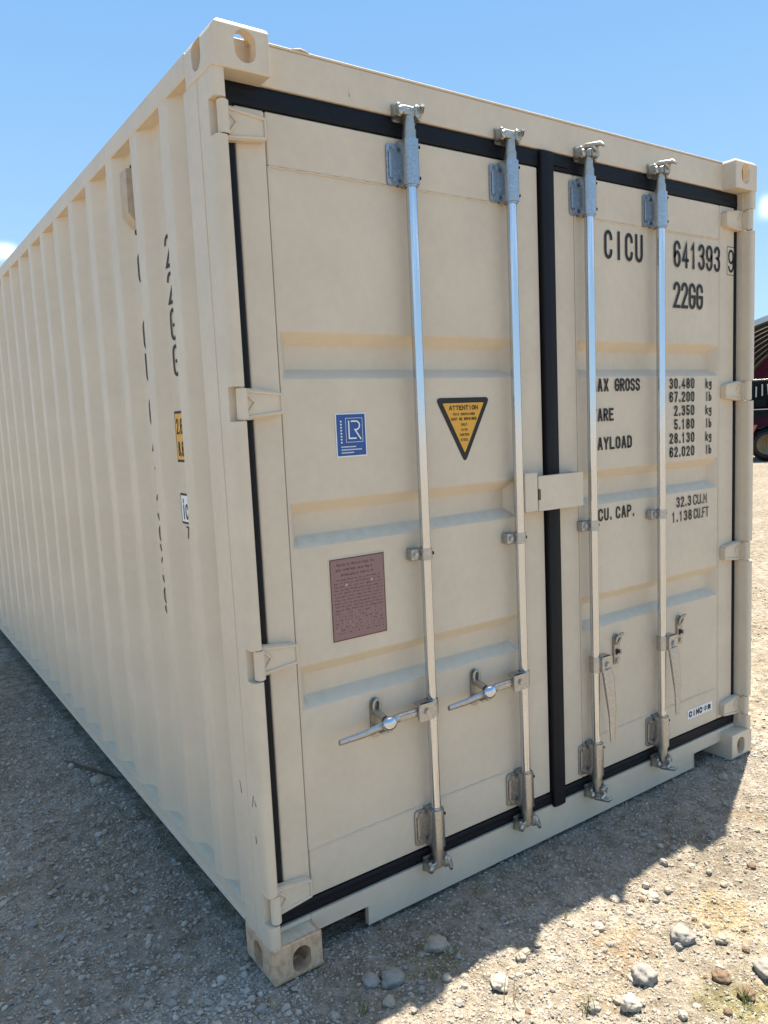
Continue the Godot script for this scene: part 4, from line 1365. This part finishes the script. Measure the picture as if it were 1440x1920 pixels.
func make_stones():
	var big = {}
	for e in [["grey", GREY], ["pale", PALE], ["brown", BROWN], ["sand", SAND]]:
		big[e[0]] = []
		for k in 3:
			big[e[0]].append(rock_mesh(100 + k * 7 + e[0].length(), 3, 0.62 + 0.1 * k, e[1], M.stone))
	place_stone(big.grey[2], 1.073, 0.565, 0.071, 0.4, 0.27, "rounded grey stone between the shadow and the dry straw patch")
	place_stone(big.grey[1], 0.854, 0.590, 0.074, 1.7, 0.25, "smooth blue-grey cobble on sunlit soil beside a small white pebble")
	place_stone(big.grey[0], 1.150, 0.790, 0.077, 2.6, 0.30, "half-buried grey stone beside a brown broken stone")
	place_stone(big.brown[0], 1.017, 0.800, 0.045, 0.9, 0.35, "dark brown broken stone at the edge of the green patch")
	place_stone(big.brown[1], 1.018, 0.728, 0.050, 2.2, 0.40, "flat brown stone lying beside the smooth cobble")
	place_stone(big.pale[2], 0.737, 0.640, 0.052, 0.2, 0.45, "chunky white stone near the grass tuft")
	place_stone(big.pale[0], 0.519, 0.368, 0.057, 2.4, 0.60, "long flat white stone set in sunlit soil")
	place_stone(big.pale[0], 0.929, 0.372, 0.040, 0.8, 0.55, "flat cream stone near the tip of the shadow")
	place_stone(big.sand[1], 0.642, 0.325, 0.031, 1.2, 0.45, "small tan pebble just outside the container's shadow")
	place_stone(big.pale[1], 1.083, 0.312, 0.031, 0.3, 0.50, "white pebble at a notch of the shadow's edge")
	place_stone(big.grey[0], 0.294, 0.168, 0.069, 1.1, 0.50, "pair of grey rocks in the shade, the larger one", "grey rocks in the shade")
	place_stone(big.grey[1], 0.240, 0.135, 0.050, 0.1, 0.55, "pair of grey rocks in the shade, the smaller one", "grey rocks in the shade")
	place_stone(big.sand[0], 0.478, 0.135, 0.069, 0.6, 0.60, "pale flat rock in the shade before the fork pocket")
	place_stone(big.sand[2], -0.040, -1.700, 0.065, 0.6, 0.45, "tan stone beside the dry stick along the container")
	var rr = RandomNumberGenerator.new()
	rr.seed = 404
	var spots = []
	var tries = 0
	while spots.size() < 285 and tries < 20000:
		tries += 1
		var x = rr.randf_range(-0.9, 2.4)
		var z = rr.randf_range(-2.6, 1.05)
		if spots.size() >= 165:
			x = rr.randf_range(0.15, 1.7); z = rr.randf_range(0.10, 0.95)
		if x > -0.05 and z < 0.05 and x < W + 0.05:
			continue
		if x > W and z < -1.0:
			continue
		var d = rr.randf_range(0.011, 0.024) * (1.0 + 1.0 * pow(rr.randf(), 5.0))
		var free = true
		for s in spots:
			if Vector2(s.x - x, s.y - z).length() < 0.03:
				free = false
				break
		if not free:
			continue
		spots.append(Vector2(x, z))
		var sunny = z - max(0, 0.0) > 0.30 and x > 0.0
		var kind = ["grey", "pale", "sand", "pale", "sand", "brown"][rr.randi_range(0, 5)] if sunny else ["grey", "sand", "grey", "sand", "pale"][rr.randi_range(0, 4)]
		place_stone(big[kind][rr.randi_range(0, 2)], x, z, d, rr.randf() * TAU, rr.randf_range(0.35, 0.75), "small %s pebble lying loose on the stony soil" % {"grey": "grey", "pale": "white", "sand": "tan", "brown": "brown"}[kind], "%s pebbles on the soil" % {"grey": "grey", "pale": "white", "sand": "tan", "brown": "brown"}[kind])
	# gravel nobody could count
	for kind in 4:
		var mm = MultiMesh.new()
		mm.transform_format = MultiMesh.TRANSFORM_3D
		mm.use_colors = true
		mm.mesh = rock_mesh(300 + kind, 1, [0.55, 0.7, 0.4, 0.85][kind], Color(1, 1, 1), M.pebble, 1.0)
		var list = []
		var want = 30000
		var guard = 0
		while list.size() < want and guard < want * 6:
			guard += 1
			var x = 0.0
			var z = 0.0
			var pick = rr.randf()
			if pick < 0.42:                        # shaded strip along the wall
				x = rr.randf_range(-1.1, 0.06); z = rr.randf_range(-3.2, 0.4)
			elif pick < 0.88:                      # in front of the doors
				x = rr.randf_range(-0.6, 2.6); z = rr.randf_range(-0.15, 1.25)
			else:
				x = rr.randf_range(2.4, 5.5); z = rr.randf_range(-3.0, 1.0)
			if x > 0.02 and x < W - 0.02 and z < -0.10:
				continue
			var dens = lump_n.get_noise_2d(x * 0.6 + 9.0, z * 0.6) * 0.5 + 0.5
			if rr.randf() > 0.25 + dens:
				continue
			var d = 0.0030 + 0.0085 * pow(rr.randf(), 3.2)
			if x > 2.4:
				d *= 1.8
			elif x < 0.06 and rr.randf() < 0.12:
				d *= rr.randf_range(1.5, 2.6)
			var y = ground_y(x, z)
			var b = Basis.from_euler(Vector3(rr.randf_range(-0.5, 0.5), rr.randf() * TAU, rr.randf_range(-0.5, 0.5))).scaled(Vector3(d * rr.randf_range(0.8, 1.3), d, d))
			var pal = earth_color(x, z).lerp([GREY, SAND, PALE, SAND, GREY, Color(0.28, 0.25, 0.215)][rr.randi_range(0, 5)], 0.55) * rr.randf_range(0.60, 1.06)
			pal.a = 1.0
			list.append([Transform3D(b, Vector3(x, y + d * 0.12, z)), pal])
		mm.instance_count = list.size()
		for i in list.size():
			mm.set_instance_transform(i, list[i][0])
			mm.set_instance_color(i, list[i][1])
		var o = MultiMeshInstance3D.new()
		o.name = numbered("gravel")
		o.multimesh = mm
		o.set_meta("kind", "stuff")
		tag(o, ["flat grey and tan grit strewn over the soil", "rounded grey and tan grit strewn over the soil", "thin flaky grit strewn over the soil", "chunky grit strewn over the soil"][kind], "gravel")
		add_child(o)

func make_plants():
	var rr = RandomNumberGenerator.new()
	rr.seed = 915
	var list = [
		[0.632, 0.581, 12, 0.055, "green", "small green grass tuft growing by the white stone"],
		[0.165, 0.205, 9, 0.060, "green", "thin green grass tuft sprouting at the shadow's edge"],
		[0.990, 0.815, 16, 0.050, "green", "spreading low green weed beside the brown stone"],
		[0.496, 0.430, 3, 0.095, "straw", "lone dry stalk standing in sunlit soil"],
		[-0.031, 0.060, 3, 0.070, "straw", "dry bent grass stalks before the rusty corner casting"],
		[0.390, 0.225, 6, 0.040, "straw", "dry straw wisps along the shadow's edge"],
		[0.392, -0.030, 7, 0.035, "straw", "dark dry weed against the sill beside the fork pocket"],
		[0.880, 0.285, 10, 0.030, "straw", "tuft of dead straw on the shadow's notch"]]
	for p in list:
		var t = thing("grass_tuft", p[5], "grass", Vector3(p[0], ground_y(p[0], p[1]) - 0.002, p[1]))
		var s = Shape.new()
		for k in p[2]:
			var a = rr.randf() * TAU
			var lean = rr.randf_range(0.15, 0.9)
			var h = p[3] * rr.randf_range(0.6, 1.15)
			var o = Vector3(rr.randfn() * 0.008, 0, rr.randfn() * 0.008)
			var d = Vector3(cos(a), 0, sin(a))
			s.tube([o, o + Vector3.UP * h * 0.5 + d * h * lean * 0.2, o + Vector3.UP * h * (1.0 - lean * 0.25) + d * h * lean * 0.7], [0.0012, 0.0011, 0.0003], 5, Vector2(1.3, 0.5))
		obj("blades", s, M.grass if p[4] == "green" else M.straw, t)
	var st = thing("dry_stick", "thin dry stick lying on the shaded gravel along the container", "stick")
	var s = Shape.new()
	var pts = []
	for k in 7:
		var t = k / 6.0
		var x = lerpf(-0.115, 0.035, t)
		var z = lerpf(-2.04, -1.68, t) + 0.012 * sin(t * 5.0)
		pts.append(Vector3(x, ground_y(x, z) + 0.010 + 0.006 * sin(t * 4.0), z))
	s.tube(pts, [0.003, 0.006, 0.006, 0.007, 0.006, 0.005, 0.003], 7)
	obj("twig", s, M.stick, st)


# ---------------------------------------------------------------- far behind
func background():
	# open arch shelter of ribbed steel, its back wall magenta; the opening faces the camera's side
	var to = Vector3(0.874, 0, -0.485)             # from the camera towards it
	var right = Vector3(0.485, 0, 0.874)
	var a = thing("arch_shelter", "grey ribbed steel arch shelter with a magenta back wall", "shelter", Vector3(24.05, 0, -10.97))
	a.basis = Basis(Vector3(0.11, 0, 0.994), Vector3.UP, Vector3(-0.994, 0, 0.11))   # its -z runs into the shelter
	var s = Shape.new()
	var R = 4.4
	var seg = 40
	var rings = 30
	for j in rings:
		for i in seg:
			var q = []
			var qn = []
			for e in [[i, j], [i + 1, j], [i + 1, j + 1], [i, j + 1]]:
				var an = PI * e[0] / seg
				var r = R + 0.05 * cos(e[1] * PI / 2.0)
				q.append(Vector3(-cos(an) * r, sin(an) * r, -e[1] * 0.15))
				qn.append(Vector3(-cos(an), sin(an), 0.5 * sin(e[1] * PI / 2.0)).normalized())
			s.quad_n(q[0], q[1], q[2], q[3], qn[0], qn[1], qn[2], qn[3])
	obj("vault", s, M.arch_steel, a)
	s = Shape.new()
	for i in seg:
		var a0 = PI * i / seg
		var a1 = PI * (i + 1) / seg
		var n0 = Vector3(-cos(a0), sin(a0), 0)
		var n1 = Vector3(-cos(a1), sin(a1), 0)
		s.quad(n0 * (R - 0.06), n1 * (R - 0.06), n1 * (R + 0.12), n0 * (R + 0.12), Vector3.BACK)
		s.quad_n(n0 * (R + 0.12), n1 * (R + 0.12), n1 * (R + 0.12) + Vector3(0, 0, -0.1), n0 * (R + 0.12) + Vector3(0, 0, -0.1), n0, n1, n1, n0)
	obj("front_rim", s, M.steel, a)
	for k in range(1, 8):                          # hoops inside
		s = Shape.new()
		var pts = []
		var rad = []
		for i in seg + 1:
			var an = PI * i / seg
			pts.append(Vector3(-cos(an) * (R - 0.12), sin(an) * (R - 0.12), -k * 0.56))
			rad.append(0.035)
		s.tube(pts, rad, 8)
		obj("hoop", s, M.steel, a)
	s = Shape.new()
	var half = PackedVector2Array()
	for i in seg + 1:
		var an = PI * i / seg
		half.append(Vector2(-cos(an) * (R - 0.05), sin(an) * (R - 0.05)))
	s.prism(half, -4.46, -4.38)
	obj("back_wall", s, M.magenta, a)
	# dark work lorry standing in front of it
	var t = thing("work_lorry", "dark work lorry with red mudguard and tan wheel hub before the arch shelter", "lorry", Vector3(20.16, 0, -9.76))
	t.basis = Basis(right, Vector3.UP, -to)
	for wx in [0.0, 1.25, 4.2]:
		for wz in [0.0, -2.0]:
			var w = part("wheel", t, Vector3(wx, 0.46, wz))
			s = Shape.new()
			s.tube([Vector3(0, 0, -0.16), Vector3(0, 0, -0.15), Vector3(0, 0, -0.11), Vector3(0, 0, 0.11), Vector3(0, 0, 0.15), Vector3(0, 0, 0.16)], [0.36, 0.43, 0.46, 0.46, 0.43, 0.36], 32)
			obj("tyre", s, M.tyre, w)
			s = Shape.new()
			s.tube([Vector3(0, 0, 0.145), Vector3(0, 0, 0.175), Vector3(0, 0, 0.176), Vector3(0, 0, 0.13), Vector3(0, 0, 0.165)], [0.29, 0.29, 0.26, 0.20, 0.12], 24)
			for k in 8:
				s.cyl(Vector3(cos(k * TAU / 8) * 0.18, sin(k * TAU / 8) * 0.18, 0.14), Vector3(cos(k * TAU / 8) * 0.18, sin(k * TAU / 8) * 0.18, 0.175), 0.02, 8)
			obj("rim", s, M.tan_hub, w)
	s = Shape.new()
	s.box(Vector3(-0.75, 0.62, -1.5), Vector3(5.6, 0.86, -1.36), 0.02)
	s.box(Vector3(-0.75, 0.62, -0.62), Vector3(5.6, 0.86, -0.48), 0.02)
	for x in [-0.6, 0.6, 2.4, 4.6]:
		s.box(Vector3(x, 0.66, -1.37), Vector3(x + 0.12, 0.82, -0.61), 0.01)
	obj("chassis", s, M.dark_machine, t)
	for x in [0.0, 1.25]:
		s = Shape.new()
		var pp = PackedVector2Array()
		for k in 9:
			var an = deg_to_rad(lerpf(20, 160, k / 8.0))
			pp.append(Vector2(x + cos(an) * 0.58, 0.46 + sin(an) * 0.55))
		for k in 9:
			var an = deg_to_rad(lerpf(160, 20, k / 8.0))
			pp.append(Vector2(x + cos(an) * 0.55, 0.46 + sin(an) * 0.52))
		s.prism(pp, -0.20, 0.20)
		obj("mudguard", s, M.dark_machine, t)
	s = Shape.new()
	s.prism(PackedVector2Array([Vector2(-0.85, 0.60), Vector2(-0.85, 1.02), Vector2(-0.27, 1.02), Vector2(-0.46, 0.60)]), 0.02, 0.24)
	obj("mudguard", s, M.red_paint, t)
	s = Shape.new()
	s.box(Vector3(-0.85, 1.20, -2.15), Vector3(3.9, 1.42, 0.18), 0.02)
	obj("deck", s, M.dark_machine, t)
	s = Shape.new()
	s.box(Vector3(-0.85, 1.425, 0.19), Vector3(3.9, 1.455, 0.205), 0.004)
	s.box(Vector3(-0.85, 2.235, 0.19), Vector3(3.9, 2.262, 0.205), 0.004)
	obj("trim", s, M.cast_steel, t)
	s = Shape.new()
	s.box(Vector3(-0.80, 1.46, -2.1), Vector3(3.85, 2.23, 0.02), 0.02)
	obj("body", s, M.dark_machine, t)
	var rr = RandomNumberGenerator.new()
	rr.seed = 12
	for k in 30:
		s = Shape.new()
		var x = -0.78 + k * 0.155
		var y1 = 2.10 + rr.randf_range(-0.05, 0.05)
		s.cyl(Vector3(x, 1.80 + rr.randf_range(-0.04, 0.04), 0.10), Vector3(x + rr.randf_range(-0.03, 0.05), y1, 0.10), 0.022, 8)
		obj("tool", s, M.cast_steel, t)
	for k in 12:
		s = Shape.new()
		s.box(Vector3(-0.74 + k * 0.38, 1.50, 0.03), Vector3(-0.44 + k * 0.38, 1.72, 0.10), 0.015)
		obj("side_locker", s, M.dark_machine, t)
	s = Shape.new()
	s.prism(PackedVector2Array([Vector2(3.95, 0.85), Vector2(5.7, 0.85), Vector2(5.75, 1.7), Vector2(5.45, 2.6), Vector2(3.95, 2.65)]), -2.1, 0.12)
	obj("cab", s, M.dark_machine, t)
	s = Shape.new()
	s.prism(PackedVector2Array([Vector2(4.3, 1.75), Vector2(5.55, 1.75), Vector2(5.35, 2.45), Vector2(4.3, 2.48)]), 0.121, 0.135)
	obj("window", s, M.glass, t)


# ---------------------------------------------------------------- sky with a few small fair-weather clouds low round the horizon
func cloud_cover() -> ImageTexture:
	var w = 1024
	var h = 512
	var f = FastNoiseLite.new()
	f.seed = 9
	f.frequency = 1.0
	f.fractal_octaves = 5
	f.noise_type = FastNoiseLite.TYPE_SIMPLEX_SMOOTH
	var rr = RandomNumberGenerator.new()
	rr.seed = 61
	var puffs = [[9.6, 12.0, 1.2], [61.2, 12.3, 1.3]]   # degrees: heading from -z towards +x, height, size
	for k in 18:
		puffs.append([83.0 + k * 13.0 + rr.randf_range(-4, 4), rr.randf_range(9, 15), rr.randf_range(2.5, 5.0)])
	var im = Image.create(w, h, false, Image.FORMAT_RGBA8)
	for y in range(h / 2 - 64, h / 2 - 8):
		for x in w:
			var el = 90.0 - (y + 0.5) * 180.0 / h
			var az = wrapf((x + 0.5) * 360.0 / w, -180.0, 180.0)     # its left edge looks along -z
			var a = 0.0
			for p in puffs:
				var da = wrapf(az - p[0], -180.0, 180.0)
				if absf(da) > 9.0:
					continue
				var r = Vector2(da / (p[2] * 1.25), (el - p[1]) / (p[2] * 0.55)).length()
				var n = f.get_noise_3d(az * 0.55, el * 0.9, p[0])
				a = max(a, smoothstep(0.0, 0.5, 0.75 - r + n * 0.9))
			im.set_pixel(x, y, Color(1, 1, 1, clampf(a, 0, 1)))
	return ImageTexture.create_from_image(im)


func _ready():
	rng.seed = 7
	# camera: fitted to the corner castings of a standard 2.438 x 2.591 m container
	var cam = Camera3D.new()
	cam.name = "camera"
	cam.fov = 67.024
	cam.near = 0.05
	cam.far = 1200.0
	cam.transform = Transform3D(Basis(Vector3.UP, -0.601252) * Basis(Vector3.RIGHT, -0.116402) * Basis(Vector3.BACK, -0.046013), Vector3(-0.831468, 1.582749, 1.868583))
	add_child(cam)
	cam.current = true
	var env = Environment.new()
	env.background_mode = Environment.BG_SKY
	var sky = Sky.new()
	var sm = ProceduralSkyMaterial.new()
	sm.sky_top_color = lin(0.078, 0.185, 0.365)
	sm.sky_horizon_color = lin(0.27, 0.40, 0.50)
	sm.sky_curve = 0.20
	sm.ground_bottom_color = lin(0.30, 0.26, 0.20)
	sm.ground_horizon_color = lin(0.36, 0.34, 0.30)
	sm.sun_angle_max = 75.0
	sm.sun_curve = 0.24
	sm.sky_cover = cloud_cover()
	sm.sky_cover_modulate = Color(0.75, 0.75, 0.75)
	sky.sky_material = sm
	env.sky = sky
	env.background_energy_multiplier = 1.0
	env.tonemap_mode = Environment.TONE_MAPPER_LINEAR
	env.tonemap_exposure = 2.45
	env.sdfgi_enabled = true
	env.ssao_enabled = true
	env.ssil_enabled = true
	var we = WorldEnvironment.new()
	we.name = "world_environment"
	we.environment = env
	add_child(we)
	var sun = DirectionalLight3D.new()
	sun.name = "sun"
	sun.light_energy = 1.6
	sun.light_color = Color(1.0, 0.96, 0.89)
	sun.light_angular_distance = 0.5
	sun.shadow_enabled = true
	sun.look_at_from_position(Vector3.ZERO, SUN_TRAVEL, Vector3.UP)
	add_child(sun)

	setup_noise()
	make_materials()
	make_ground()
	container()
	make_stones()
	make_plants()
	background()
